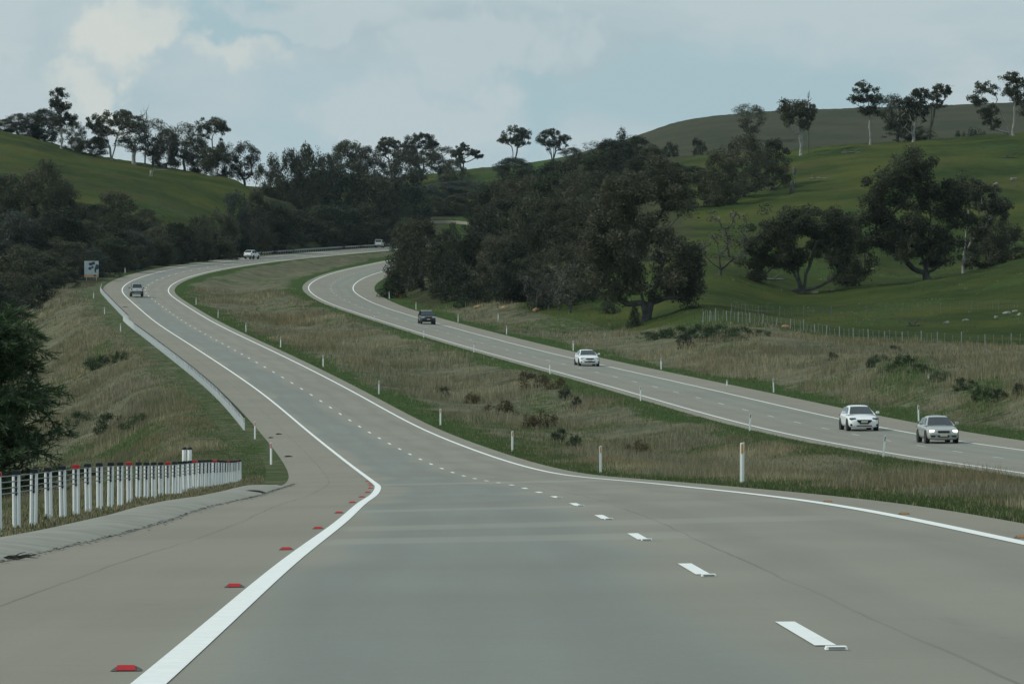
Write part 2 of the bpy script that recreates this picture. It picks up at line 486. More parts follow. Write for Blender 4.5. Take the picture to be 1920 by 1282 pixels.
def ground(X, Y, rough=True):
    X = np.asarray(X, float).ravel(); Y = np.asarray(Y, float).ravel()
    z = base_height(X, Y)
    dl, ol, zl, el = AL.locate(X, Y); dr, orr, zr, er = AR.locate(X, Y)
    info = {}
    for nm, al, lo, hi, o, zz, e, d in (('R', AR, -4.75, 7.6, orr, zr, er, dr), ('L', AL, -8.6, 4.75, ol, zl, el, dl)):
        out = np.maximum(np.maximum(lo - o, o - hi), 0)
        zc = zz + np.clip(o, lo, hi) * e
        ins = np.minimum(o - al.left, al.right - o)
        zc = zc - .03 - .25 * sstep(.1, 1.6, ins)
        far = np.clip((d - 150) / 600, 0, 1)
        w = 1 - sstep(.3, 6.0 + 4 * far, out)
        past = sstep(al.d[-1] - 120, al.d[-1] - 20, Y)
        z = z * (1 - w * (1 - past)) + zc * w * (1 - past)
        info[nm] = out; info['o' + nm] = o
    if rough:
        e = np.minimum(info['L'], info['R'])
        k = sstep(.4, 3.5, e)
        amp = .16 + .0006 * np.clip(Y, 0, 1000)
        z = z + k * amp * (fbm(X / 2.3, Y / 2.9, 3) - .5) * 1.2 + k * (fbm(X / 11, Y / 16, 2) - .5) * .5
    return z, info
def gz(x, y): return float(ground([x], [y], False)[0][0])
def on_ground(u, d):
    x = (u - CX) * d / F_PX
    return Vector((x, d, gz(x, d)))

def build_ground():
    ys = list(np.arange(-60, 15, 3.0)); y = 15.0
    while y < 2150: ys.append(y); y += max(.55, .0048 * y)
    ys = np.array(ys)
    t_in = np.arange(-1560, 1561, 8.0) ; k = 22
    T = len(t_in)
    ramp = (np.arange(1, k + 1) / k)**2
    X = np.zeros((len(ys), T + 2 * k)); Y = np.repeat(ys[:, None], T + 2 * k, 1)
    for i, yy in enumerate(ys):
        s = max(yy, 15) / F_PX
        w = math.hypot(90, .30 * yy)
        inner = t_in * s
        X[i, k:k + T] = inner
        X[i, k + T:] = inner[-1] + (w - inner[-1]) * ramp
        X[i, :k] = -(inner[-1] + (w - inner[-1]) * ramp)[::-1]
    z, info = ground(X, Y)
    xs, yy = X.ravel(), Y.ravel()
    nr, nc = X.shape
    idx = np.arange(nr * nc).reshape(nr, nc)
    f = np.stack([idx[:-1, :-1], idx[:-1, 1:], idx[1:, 1:], idx[1:, :-1]], -1).reshape(-1, 4)
    me = mesh_np('ground', np.stack([xs, yy, z], -1), f, M['ground'], True)
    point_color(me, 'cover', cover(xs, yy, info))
    return link('ground', me)
def cover(x, y, info):
    """what grows where: r dry grass, g lush grass, b bare or leaf litter, a far dry pasture"""
    u = CX + F_PX * x / np.maximum(y, 15)
    oL, oR = info['oL'], info['oR']
    e = np.minimum(info['L'], info['R'])
    n1 = fbm(x / 9, y / 14, 3); n2 = fbm(x / 30 + 40, y / 45, 3)
    between = (oL > 4.4) & (oR < -4.3)
    left = (oL < -6) & (y < 760)
    dry = np.zeros_like(x)
    dry = np.where(between, 1.0, dry)
    dry = np.where(left, 1 - sstep(38, 70, info['L'] + 10 * (n2 - .5)), dry)
    # right bank up to the fence
    fence_y = np.interp(u, [900, 1100, 1315, 1440, 1700, 2400], [640, 560, 505, 492, 474, 470])
    rb = (oR > 6) & (y < 900)
    dry = np.where(rb, 1 - sstep(-14, 10, y - fence_y + 26 * (n1 - .5)), dry)
    lush = np.zeros_like(x)
    ve = (1 - sstep(.8, 3.4, e + 4.0 * (n1 - .5))) * sstep(.30, .50, fbm(x / 5 + 3, y / 12, 2) + .25)
    lush = np.maximum(lush, ve * np.where(between | (oR > 6), 1, .5))
    for (cu, cv, su, sv, amt) in ((1330, 500, 110, 22, 1.0), (1700, 345, 75, 40, .9), (1850, 300, 60, 28, .8), (190, 470, 34, 32, .9), (240, 300, 90, 28, .9), (190, 262, 120, 22, 1.0), (150, 325, 50, 16, .8), (570, 735, 40, 60, 1), (1060, 560, 80, 40, .6), (470, 250, 60, 30, .7), (1010, 330, 60, 40, .5), (830, 640, 40, 20, .8)):
        lush = np.maximum(lush, amt * np.exp(-((u - cu) / su)**2 - ((y - cv) / sv)**2))
    n3 = fbm(x / 15 + 80, y / 22 + 11, 3)
    lush = np.maximum(lush, sstep(.56, .68, n3) * np.where(left, .25, .5) * np.where(between & (y < 200), .4, 1))
    bare = sstep(.62, .78, n1) * .5
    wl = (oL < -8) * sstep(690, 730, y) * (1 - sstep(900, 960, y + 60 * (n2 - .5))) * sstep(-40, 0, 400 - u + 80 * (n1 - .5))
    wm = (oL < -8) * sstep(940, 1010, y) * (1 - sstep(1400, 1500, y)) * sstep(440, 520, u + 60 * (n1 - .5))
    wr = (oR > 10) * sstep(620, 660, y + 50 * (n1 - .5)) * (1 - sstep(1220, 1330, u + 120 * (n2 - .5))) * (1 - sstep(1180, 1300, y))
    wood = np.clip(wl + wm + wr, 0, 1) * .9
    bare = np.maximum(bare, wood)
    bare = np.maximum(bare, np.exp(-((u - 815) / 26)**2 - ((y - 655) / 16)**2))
    far = sstep(1230, 1380, y) * sstep(1000, 1120, u)
    return np.stack([dry, np.clip(lush, 0, 1), np.clip(bare, 0, 1), far], -1)

def mat_ground():
    m, nt, b = mat_new('grassland')
    t = NT(nt)
    a = nt.nodes.new('ShaderNodeAttribute'); a.attribute_name = 'cover'
    s = t.sep(a.outputs['Color'])
    p = t.pos()
    fine = t.noise(3.2, 6, .65, p); mid = t.noise(.33, 5, .6, p); big = t.noise(.035, 4, .55, p)
    str_ = t.noise(1.0, 4, .6, t.mapping(p, (.5, .12, 1.0)))
    green = t.mix(t.rng(mid, .3, .7), (.022, .040, .010), (.036, .056, .014))
    green = t.mix(t.rng(big, .38, .66), green, (.072, .083, .020))
    green = t.mix(t.rng(t.noise(.018, 5, .6, t.mapping(p, (1, .7, 1), (40, 7, 0))), .52, .70, 0, .6), green, (.066, .058, .027))
    green = t.mix(t.rng(t.noise(.11, 5, .7, p), .60, .74, 0, .5), green, (.024, .038, .014))
    green = t.mix(t.math('MULTIPLY', t.rng(fine, .5, .8), .35), green, (.05, .070, .028))
    lush = t.mix(t.rng(fine, .3, .7), (.032, .062, .016), (.060, .100, .028))
    dry = t.mix(t.rng(mid, .3, .7), (.088, .094, .058), (.160, .154, .100))
    dry = t.mix(t.math('MULTIPLY', t.rng(str_, .5, .75), .6), dry, (.066, .078, .046))
    dry = t.mix(t.math('MULTIPLY', t.rng(fine, .45, .8), .5), dry, (.23, .21, .15))
    bare = t.mix(t.rng(mid, .35, .65), (.030, .036, .018), (.058, .056, .032))
    bare = t.mix(t.math('MULTIPLY', t.rng(fine, .45, .75), .5), bare, (.085, .075, .05))
    far = t.mix(t.rng(big, .35, .65), (.048, .056, .036), (.066, .066, .044))
    edge = t.rng(t.noise(.9, 5, .6, p), .3, .7, -.3, .3)
    def w(ch):
        return t.rng(t.math('ADD', ch, edge), .3, .7)
    c = t.mix(w(s[0]), green, dry)
    c = t.mix(w(s[1]), c, lush)
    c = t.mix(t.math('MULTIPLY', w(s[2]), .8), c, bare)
    c = t.mix(a.outputs['Alpha'], c, far)
    t.l.new(c, b.inputs['Base Color'])
    b.inputs['Roughness'].default_value = .95; b.inputs['Specular IOR Level'].default_value = .05
    t.bump(t.math('ADD', fine, t.math('MULTIPLY', mid, 2.0)), .9, .25, b)
    return m
M['ground'] = mat_ground()
ground_o = tag(build_ground(), kind='structure')

# ------------------------------------------------------------------ roads
def mat_concrete(name, near):
    m, nt, b = mat_new(name)
    t = NT(nt)
    uv = nt.nodes.new('ShaderNodeUVMap'); uv.uv_map = 'road'
    xyz = t.sepv(uv.outputs['UV'])
    o, s = xyz[0], xyz[1]
    p = t.pos()
    stretch = t.noise(1.0, 5, .6, t.mapping(uv.outputs['UV'], (1.6, .05, 1)))
    blot = t.noise(.12, 5, .6, p); fine = t.noise(14, 4, .7, p); speck = t.noise(60, 3, .7, p)
    warm = (.248, .241, .200); cool = (.212, .226, .207); shoulder = (.236, .221, .180)
    if not near: cool = (.228, .232, .204)
    wob = t.math('ADD', o, t.rng(t.noise(.05, 2, .5, p), .3, .7, -.35, .35))
    f_left = t.math('MULTIPLY', t.rng(wob, -3.4, -2.9), t.rng(wob, .1, -.7))
    c = t.mix(f_left if near else t.math('MULTIPLY', t.rng(wob, -1.2, .8), t.rng(wob, 3.4, 2.9)), warm, cool)
    out = t.math('MAXIMUM', t.rng(o, -3.4, -3.7), t.rng(o, 3.4, 3.7))
    c = t.mix(out, c, shoulder)
    # tyre tracks
    for q in (-2.6, -.95, .95, 2.6):
        band = t.rng(t.math('ABSOLUTE', t.math('SUBTRACT', wob, q)), .55, .1)
        c = t.mix(t.math('MULTIPLY', band, t.rng(stretch, .3, .7, .08, .30)), c, (.12, .122, .115))
    c = t.mix(t.rng(blot, .35, .7, 0, .38), c, (.165, .158, .135))
    c = t.mix(t.rng(stretch, .45, .75, 0, .25), c, (.27, .255, .215))
    if near:
        # pale repaired slabs across the lanes and the saw cuts of the slab joints
        for a0, a1, o1 in ((48.6, 51.6, .6), (56.2, 59.4, 2.6), (70.5, 73.0, .3), (131, 141, 3.0)):
            f = t.math('MULTIPLY', t.math('MULTIPLY', t.rng(s, a0 - .5, a0 + .5), t.rng(s, a1 + .5, a1 - .5)), t.math('MULTIPLY', t.rng(o, o1 + .5, o1 - .4), t.rng(o, -3.5, -3.2)))
            c = t.mix(t.math('MULTIPLY', f, .42), c, (.30, .30, .265))
    for q, wd, k in (((.55, .013, .45), (-4.95, .014, .5)) if near else ((.3, .02, .4), (3.6, .03, .3))):
        jj = t.rng(t.math('ABSOLUTE', t.math('SUBTRACT', o, t.math('ADD', q, t.rng(t.noise(.25, 2, .5, p), .3, .7, -.02, .02)))), wd * 1.6, wd * .5)
        c = t.mix(t.math('MULTIPLY', jj, t.rng(stretch, .35, .6, .3 * k, k)), c, (.05, .05, .045))
    sj = t.math('ABSOLUTE', t.math('SUBTRACT', t.math('FRACT', t.math('DIVIDE', s, 4.6)), .5))
    c = t.mix(t.math('MULTIPLY', t.rng(sj, .4965, .4995), .22 if near else .1), c, (.07, .07, .065))
    oil = t.math('MULTIPLY', t.rng(t.math('ABSOLUTE', t.math('ADD', wob, 1.75)), .8, .1), t.rng(stretch, .35, .65))
    c = t.mix(t.math('MULTIPLY', oil, .16), c, (.10, .105, .10))
    stain = t.noise(.9, 4, .7, t.mapping(uv.outputs['UV'], (1.0, .16, 1), (7, 3, 0)))
    c = t.mix(t.rng(stain, .64, .80, 0, .45), c, (.11, .108, .098))
    c = t.mix(t.rng(fine, .5, .8, 0, .24), c, (.33, .31, .27))
    c = t.mix(t.rng(speck, .56, .72, 0, .34), c, (.10, .10, .09))
    t.l.new(c, b.inputs['Base Color'])
    b.inputs['Roughness'].default_value = .85; b.inputs['Specular IOR Level'].default_value = .25
    t.bump(speck, .35, .01, b)
    return m
M['road_near'] = mat_concrete('concrete_pavement', True)
M['road_far'] = mat_concrete('concrete_pavement_oncoming', False)
def stations(al, d0, d1):
    out = [d0]
    while out[-1] < d1: out.append(out[-1] + min(6, max(1.0, abs(out[-1]) * .02)))
    out[-1] = d1
    return np.array(out)
def ribbon(name, al, d0, d1, offs, mat, uv=True):
    """offs: list of (offset, lift)"""
    ds = stations(al, d0, d1); n = len(offs)
    v = np.stack([al.pt(ds, np.full(len(ds), o), dz) for o, dz in offs], 1).reshape(-1, 3)
    idx = np.arange(len(ds) * n).reshape(len(ds), n)
    f = np.stack([idx[:-1, :-1], idx[:-1, 1:], idx[1:, 1:], idx[1:, :-1]], -1).reshape(-1, 4)
    me = mesh_np(name, v, f, mat, False)
    if uv:
        arc = np.interp(ds, al.d, al.arc)
        uvs = np.stack([np.tile([o for o, _ in offs], len(ds)), np.repeat(arc, n)], -1)
        lay = me.uv_layers.new(name='road')
        li = np.empty(len(me.loops), np.int32); me.loops.foreach_get('vertex_index', li)
        lay.data.foreach_set('uv', uvs[li].astype(np.float32).ravel())
    return link(name, me)
tag(ribbon('road', AL, -58, 1400, [(-6.42, -.4), (-6.4, 0), (-4.95, 0), (-3.5, 0), (-1.75, 0), (0, 0), (1.75, 0), (3.5, 0), (4.45, 0), (4.47, -.4)], M['road_near']), kind='structure')
tag(ribbon('road', AR, -58, 1100, [(-4.47, -.45), (-4.45, 0), (-3.5, 0), (-1.75, 0), (0, 0), (1.75, 0), (3.5, 0), (6.9, 0), (6.92, -.4)], M['road_far']), kind='structure')
# stretch of the road that shows again on the far hillside
def far_road():
    mb = MB(); pts = []
    for i in range(19):
        u = 765 + i * 8
        d = 1375 + 14 * math.sin(i / 18 * 3.0)
        pts.append((u, d))
    V = []; 
    for u, d in pts:
        a = on_ground(u, d - 8); b = on_ground(u, d + 8)
        V += [a + Vector((0, 0, .9)), Vector((b.x, b.y, a.z + 1.15)), a + Vector((0, 0, -1.5))]
    fs = []
    for i in range(len(pts) - 1):
        fs += [(3*i, 3*i+3, 3*i+4, 3*i+1), (3*i+2, 3*i+5, 3*i+3, 3*i)]
    mb.add(V, fs)
    return mb.build('road', M['road_plain'])
M['road_plain'] = simple('far_concrete', (.30, .28, .235), .9, var=.15, scale=.05)
tag(far_road(), kind='structure')

def mat_paint():
    m, nt, b = mat_new('road_paint'); t = NT(nt); p = t.pos()
    c = t.mix(t.rng(t.noise(7, 5, .7, p), .3, .7), (.74, .76, .75), (.82, .84, .83))
    c = t.mix(t.rng(t.noise(22, 4, .7, p), .60, .78, 0, .35), c, (.40, .40, .38))
    c = t.mix(t.rng(t.noise(1.3, 5, .7, t.mapping(p, (1.0, .25, 1))), .56, .72, 0, .28), c, (.36, .365, .34))
    t.l.new(c, b.inputs['Base Color']); b.inputs['Roughness'].default_value = .7
    return m
M['paint'] = mat_paint()
def left_line(d):
    """the left edge line closes in a little on the crest"""
    return -3.5 + .17 * (1 - float(sstep(18, 62, np.array(float(d)))))
def edge_line(al, d0, d1, o, w=.165):
    r = ribbon('road_marking', al, d0, d1, [(o - w / 2, .006), (o + w / 2, .006)], M['paint'], False)
    if al is AL and o < 0:
        for v in r.data.vertices: v.co.x += left_line(v.co.y) + 3.5
    return tag(r, kind='structure')
edge_line(AL, -50, 1390, -3.5); edge_line(AL, -50, 1390, 3.5)
edge_line(AR, -50, 1090, -3.5); edge_line(AR, -50, 1090, 3.5)
def dashes(al, a0, a1, w, wear=0):
    v, f = [], []
    a = a0
    while a < a1:
        for k in range(4):
            d = al.d_of_arc(a + k)
            v += [al.pt(d, -w / 2, .006), al.pt(d, w / 2, .006)]
        b = len(v) - 8
        f += [(b + 2*k, b + 2*k + 1, b + 2*k + 3, b + 2*k + 2) for k in range(3)]
        a += 12
    return tag(link('road_marking', mesh_np('road_marking', np.array(v), np.array(f), M['paint'] if not wear else M['paint_worn'])), kind='structure')
M['paint_worn'] = simple('worn_road_paint', (.50, .51, .49), .8, var=.35, scale=4)
A0L = float(np.interp(25.8, AL.d, AL.arc)) - 1.5
dashes(AL, A0L, 1300, .115)
dashes(AR, float(np.interp(213.2, AR.d, AR.arc)) - 1.5 - 120, 1000, .12, 1)
# concrete kerb mound along the left shoulder, running out at the end of the barrier
def kerb():
    ds = stations(AL, -50, 149.0)
    prof = [(-6.12, .0), (-6.22, .03), (-6.45, .07), (-6.75, .095), (-7.05, .09), (-7.22, .055), (-7.30, -.25)]
    n = len(prof); V = []
    for d in ds:
        k = 1 - float(sstep(128, 149, np.array(d)))
        for j, (o, h) in enumerate(prof):
            wob = .03 * math.sin(d * .31 + j) + .02 * math.sin(d * .11)
            oo = o + (wob if j > 1 else wob * .6)
            V.append(AL.pt(d, oo if k > .5 else -6.9 + (oo + 6.9) * (.4 + 1.2 * k), .004 + h * (k if h > 0 else 1)))
    idx = np.arange(len(ds) * n).reshape(len(ds), n)
    f = np.stack([idx[:-1, :-1], idx[1:, :-1], idx[1:, 1:], idx[:-1, 1:]], -1).reshape(-1, 4)
    return link('kerb', mesh_np('kerb', np.array(V), f, M['kerb'], True))
def mat_kerb():
    m, nt, b = mat_new('asphalt_kerb'); t = NT(nt); p = t.pos()
    c = t.mix(t.rng(t.noise(1.2, 5, .6, p), .3, .7), (.205, .205, .175), (.275, .27, .235))
    c = t.mix(t.rng(t.noise(9, 5, .7, p), .55, .8, 0, .5), c, (.12, .118, .10))
    t.l.new(c, b.inputs['Base Color']); b.inputs['Roughness'].default_value = .9
    t.bump(t.noise(30, 4, .7, p), .4, .01, b)
    return m
M['kerb'] = mat_kerb()
tag(kerb(), kind='structure')
# dirt and leaf debris gathered in the gutter of the kerb
def gutter():
    rs = random.Random(3); v = []; f = []
    for i in range(1900):
        d = rs.uniform(18, 150); o = -6.12 + abs(rs.gauss(0, .10)) - .03
        sz = rs.uniform(.008, .032); a = rs.uniform(0, 6.28)
        c = AL.pt(d, o, .006 + sz * .2)
        b = len(v)
        for k in range(3):
            q = a + k * 2.1
            v.append((c[0] + sz * math.cos(q), c[1] + sz * 2 * math.sin(q), c[2] + rs.uniform(0, .6) * sz))
        f.append((b, b + 1, b + 2))
    return link('leaf_debris', mesh_np('leaf_debris', np.array(v), np.array(f), M['bark']))
tag(gutter(), 'dark grit and dry leaf debris lying in the kerb gutter', 'debris', kind='stuff')
# ------------------------------------------------------------------ where a line of sight meets the ground
_RD = np.geomspace(16, 2000, 1800)
def hit(u, v, dmin=16):
    """stand a small thing on the ground where the photograph shows it"""
    x = (u - CX) * _RD / F_PX; z = (CY - v) * _RD / F_PX + EYE
    g = ground(x, _RD, False)[0]
    for al, in ((AL,), (AR,)):
        dd, o, zz, e = al.locate(x, _RD)
        on = (o > al.left) & (o < al.right)
        g = np.where(on, np.maximum(g, zz + o * e), g)
    k = np.where((z < g) & (_RD > dmin))[0]
    i = k[0] if len(k) else len(_RD) - 1
    d = _RD[i]
    return Vector(((u - CX) * d / F_PX, d, float(g[i])))

# ------------------------------------------------------------------ wire rope barriers
def barrier_post_mesh():
    mb = MB()
    for sx in (-1, 1):
        mb.tube([(sx * .030, 0, -.15), (sx * .030, 0, .76), (sx * .029, 0, .785)], [.027, .027, .022], 10)
    mb.box((0, .012, .23), (.05, .018, .78))
    return mb.mesh('post', M['white'], False)
def slot_mesh():
    mb = MB(); mb.box((0, -.008, .62), (.030, .03, .26)); return mb.mesh('rope_slot', M['black'])
def cap_mesh(mat):
    mb = MB(); mb.box((0, 0, .80), (.120, .075, .050), taper=.96); mb.box((0, 0, .83), (.108, .06, .012), taper=.8)
    return mb.mesh('cap', mat)
PM, SM, CB, CR_ = barrier_post_mesh(), slot_mesh(), cap_mesh(M['black']), cap_mesh(M['red'])
def barrier(label, d0, d1, step, off, ropes=True, first_red=1, cap_every=5, cap=True, most=100, detail=True):
    base = AL.p(d0, off)
    root = tag(empty('wire_rope_barrier', base), label, 'barrier')
    a = float(np.interp(d0, AL.d, AL.arc)); a1 = float(np.interp(d1, AL.d, AL.arc)); i = 0
    rest = MB()
    rs = random.Random(int(d0))
    while a < a1:
        d = AL.d_of_arc(a)
        w = Vector(AL.pt(d, off)); g = gz(w.x, w.y)
        p = Vector((w.x, w.y, max(g, w.z - .03))) - base
        if i < most:
            o = link('post', PM, root); o.location = p
            o.rotation_euler = (rs.uniform(-.015, .015), rs.uniform(-.02, .02), AL.heading(d) + rs.uniform(-.06, .06))
            red = i % cap_every == first_red
            c = link('cap', CR_ if red else CB, o)
            if red: c['label'] = 'red post cap'
            if detail and i < 45: link('rope_slot', SM, o)
        else:
            rest.tube([p, p + Vector((0, 0, .78))], .05, 8)
        a += step; i += 1
    if rest.v:
        tag(rest.build('post', M['white'], root), kind='stuff')
    if ropes:
        ds = np.arange(d0 - 1.0, d1 + .1, 2.5)
        for h, side in ((.735, .036), (.655, -.036), (.575, .036), (.50, -.036)):
            pts = [AL.p(d, off + side * 0, h) - base + Vector((0, -side, 0)) for d in ds]
            e = AL.p(d1 + 7, off - .1, -.05) - base
            mb = MB(); mb.tube(pts + [e], .0095 if d0 < 200 else .005, 6)
            mb.build('cable', M['rope'], root)
    return root
barrier('near wire rope barrier of white posts with black and red caps behind the kerb', 58.96, 160.5, 2.67, -8.0)
barrier('far wire rope barrier of white posts along the left shoulder of the dip', 287, 575, 2.5, -7.25, first_red=7, most=100, detail=True)
barrier('last wire rope barrier on the left bend under the billboard', 570, 712, 2.5, -6.75, most=100, detail=False)

# pair of taller white marker posts behind the near barrier
mk = MB()
mk.tube([(0, 0, -.2), (0, 0, 1.28), (0, 0, 1.30)], [.055, .055, .05], 14)
mkm = mk.mesh('marker_post', M['white'], True)
mc = MB(); mc.tube([(0, 0, 1.29), (0, 0, 1.335), (0, 0, 1.35)], [.062, .062, .04], 14)
mcm = mc.mesh('cap', M['black'], True)
for k, u in enumerate((345.5, 355.5)):
    d = 116 + k * .8
    x = (u - CX) * d / F_PX; z = (CY - 838) * d / F_PX + EYE
    o = link('marker_post', mkm); o.location = (x, d, z - 1.35)
    link('cap', mcm, o)
    tag(o, 'tall white marker post behind the barrier, ' + ('left one of the pair' if k == 0 else 'right one of the pair'), 'marker post', 'tall marker posts behind the near barrier')

# ------------------------------------------------------------------ guide posts
def guide_post(refl):
    mb = MB()
    w, t = .052, .016
    v = [(-w, 0, -.3), (0, -t, -.3), (w, 0, -.3), (0, t * .6, -.3), (-w, 0, .97), (0, -t, .985), (w, 0, 1.0), (0, t * .6, .985)]
    mb.add(v, [(0, 1, 5, 4), (1, 2, 6, 5), (2, 3, 7, 6), (3, 0, 4, 7), (4, 5, 6, 7), (3, 2, 1, 0)])
    a = mb.mesh('guide_post', M['white'])
    rb = MB(); rb.box((.0, -t - .004, .84), (.05, .012, .22)); 
    return a, rb.mesh('reflector', M[refl])
GP = {k: guide_post(k) for k in ('yellow', 'red', 'rope')}
def put_post(p, refl, label, group, rz=0, h=1.0, lean=0):
    a, r = GP[refl]
    o = link('guide_post', a); o.location = p; o.rotation_euler = (0, lean, rz); o.scale = (1, 1, h)
    link('reflector', r, o)
    tag(o, label, 'guide post', group)
rs = random.Random(11)
g1 = 'guide posts on the median side of the near carriageway'
for i, d in enumerate([110, 172, 231, 291, 350, 409, 467, 527, 588, 647]):
    lab = 'white guide post with an amber reflector on the near median verge' if i == 0 else 'white guide post on the median verge of the near carriageway, %s from the camera' % ORD[i]
    put_post(AL.p(d, 5.15), 'yellow' if i < 4 else 'rope', lab, g1, rs.uniform(-.3, .3), 1.0, rs.uniform(-.03, .03))
g2 = 'guide posts on the far side of the oncoming carriageway'
for i, d in enumerate([285, 346, 407, 471, 531, 581, 633, 684]):
    lab = 'white guide post on the far verge of the oncoming carriageway, %s from the camera' % ORD[i]
    put_post(AR.p(d, 7.5), 'rope', lab, g2, rs.uniform(-.3, .3), 1.0, rs.uniform(-.03, .03))
g3 = 'guide posts on the median side of the oncoming carriageway'
for i, d in enumerate([217, 271, 328, 386, 450, 503, 563]):
    lab = 'white guide post on the median edge of the oncoming carriageway, %s from the camera' % ORD[i]
    put_post(AR.p(d, -4.75), 'rope', lab, g3, rs.uniform(-.3, .3), 1.0, rs.uniform(-.02, .08))
for i, (d, lab) in enumerate(((216, 'white guide post with a red reflector at the gap between the two barriers'), (270, 'white guide post with a red reflector at the start of the far barrier'))):
    put_post(AL.p(d, -7.0), 'red', lab, 'guide posts at the barrier gap', rs.uniform(-.3, .3))
for u, v, h, lab in ((226, 622, .95, 'small white post on the left slope beside the middle of the far barrier'), (196, 590, .95, 'small white post on the left slope above the brown grass mound'), (175.5, 559, .9, 'small white post on the left slope just under the billboard'),
                     (300, 497, .95, 'white guide post outside the left bend, nearer of two'), (234.5, 512, .95, 'white guide post outside the left bend beside the billboard'),
                     (934, 601, .9, 'white post standing alone in the grass right of the dark oncoming car'), (1741, 714, .45, 'short white stake in the dry grass of the right bank'), (1363, 723, .45, 'low white stake at the foot of the right bank')):
    put_post(hit(u, v, 200), 'rope', lab, None, 0, h)
p = AR.p(683, 9.0); p.z = gz(p.x, p.y)
mb = MB(); mb.box((0, 0, .3), (.10, .04, .75)); mb.box((0, -.03, .6), (.13, .03, .12))
o = mb.build('marker_stake', M['red']); o.location = p
tag(o, 'short red stake beside the dark bush inside the oncoming bend', 'marker stake')

# ------------------------------------------------------------------ raised pavement markers
def rpm_mesh(mat):
    mb = MB()
    mb.add([(-.075, -.05, 0), (.075, -.05, 0), (.075, .05, 0), (-.075, .05, 0), (-.045, -.022, .02), (.045, -.022, .02), (.045, .022, .02), (-.045, .022, .02)],
           [(4, 5, 6, 7), (1, 2, 6, 5), (2, 3, 7, 6), (3, 0, 4, 7), (0, 1, 5, 4)])
    a = mb.mesh('pavement_marker', M['marker_base'] if mat != 'white' else M['white'])
    r = MB(); r.add([(-.050, -.049, .004), (.050, -.049, .004), (.041, -.027, .027), (-.041, -.027, .027), (-.041, -.018, .027), (.041, -.018, .027)], [(0, 1, 2, 3), (3, 2, 5, 4)])
    return a, r.mesh('lens', M[mat])
RPM = {k: rpm_mesh(k) for k in ('red', 'amber')}
_w = MB(); _w.box((0, 0, .008), (.115, .10, .017), taper=.9); _l = MB(); _l.box((0, -.047, .009), (.085, .01, .012))
RPM['white'] = (_w.mesh('pavement_marker', M['white']), _l.mesh('lens', M['post_pale']))
def put_rpm(d, o, col, label, group):
    a, r = RPM[col]
    ob = link('pavement_marker', a); ob.location = AL.p(d, o, .004); ob.rotation_euler = (0, -float(AL.at(d)[2]), AL.heading(d))
    link('lens', r, ob)
    tag(ob, label, 'road marker', group)
for k in range(12):
    put_rpm(22.4 + 12 * k, left_line(22.4 + 12 * k) - .165 / 2 - .10, 'red', '%s red raised marker left of the white edge line, counted from the camera' % ORD[k].replace('nearest', 'first'), 'red raised markers along the left edge line')
for k, d in enumerate((34.4 + 12, 58.6, 70.2)):
    put_rpm(d, 3.5 + .165 / 2 + .12, 'amber', '%s amber raised marker right of the median edge line, counted from the camera' % ORD[k].replace('nearest', 'first'), 'amber raised markers along the median edge line')
for k in range(6):
    d = AL.d_of_arc(A0L - .42 + 12 * k)
    put_rpm(float(d), .02, 'white', 'white raised marker at the near end of the %s lane dash from the camera' % ORD[k].replace('nearest', 'first'), 'white raised markers at the lane dashes')

# ------------------------------------------------------------------ small things lying about
def shred(p, ln, rz, label, name='tyre_scrap', cat='tyre scrap', mat='debris', seed=1):
    rs = random.Random(seed); mb = MB(); pts = []
    for i in range(7):
        t = i / 6
        pts.append((ln * (t - .5), .06 * ln * math.sin(t * 5 + seed), .03 + .05 * ln * math.sin(t * 3.1)))
    mb.tube(pts, [.015, .035, .045, .04, .035, .025, .01], 6)
    mb.tube([pts[2], (pts[2][0] + .1 * ln, .12 * ln, .12 * ln)], [.03, .008], 5)
    o = mb.build(name, M[mat]); o.location = p; o.rotation_euler = (0, 0, rz)
    tag(o, label, cat)
shred(hit(541, 857), .42, .1, 'dark curled tyre scrap on the shoulder beside the guide post', seed=2)
shred(hit(523, 815), .4, .3, 'thin dark scrap on the shoulder near the start of the far barrier', seed=5)
shred(hit(508, 822), .3, .2, 'brown scrap on the shoulder just right of the barrier gap post', seed=8, mat='bark')
shred(hit(476, 926), .62, -.45, 'dark curved rubber strip lying on the end of the kerb', seed=4)
shred(hit(235, 577), .9, .0, 'dark patch of rubber on the left shoulder of the bend', seed=6)
def twig():
    mb = MB(); rs = random.Random(9)
    for k in range(9):
        a = rs.uniform(-.5, .5); pts = [Vector((rs.uniform(-.12, .10), rs.uniform(-.1, .1), .02))]
        for i in range(4): pts.append(pts[-1] + Vector((.075 * math.cos(a), .13 * math.sin(a) + .02, rs.uniform(-.012, .035)))); a += rs.uniform(-.5, .5)
        mb.tube(pts, [.012, .01, .008, .006, .003], 5)
    o = mb.build('fallen_branch', M['debris']); o.location = hit(18, 1050); o.scale = (.8, .7, .7)
    tag(o, 'dark broken twigs lying in the gutter in front of the kerb', 'branch')
twig()
def litter(u, v, s, label):
    rs = random.Random(int(u)); mb = MB()
    ring = [(s * math.cos(q) * rs.uniform(.7, 1.2), s * .6 * math.sin(q) * rs.uniform(.7, 1.2), rs.uniform(0, .02)) for q in np.linspace(0, 5.6, 8)]
    mb.add(ring + [(0, 0, s * .7), (s * .3, .1 * s, s * .55)], [(i, (i + 1) % 8, 8) for i in range(8)])
    o = mb.build('litter', M['paper'], smooth=True); p = hit(u, v); o.location = p + Vector((0, -.3, .02))
    tag(o, label, 'litter')
litter(1838, 943, .095, 'white crumpled litter on the median verge at the right')
litter(855, 790, .06, 'small white scrap in the grass right of the median guide post')

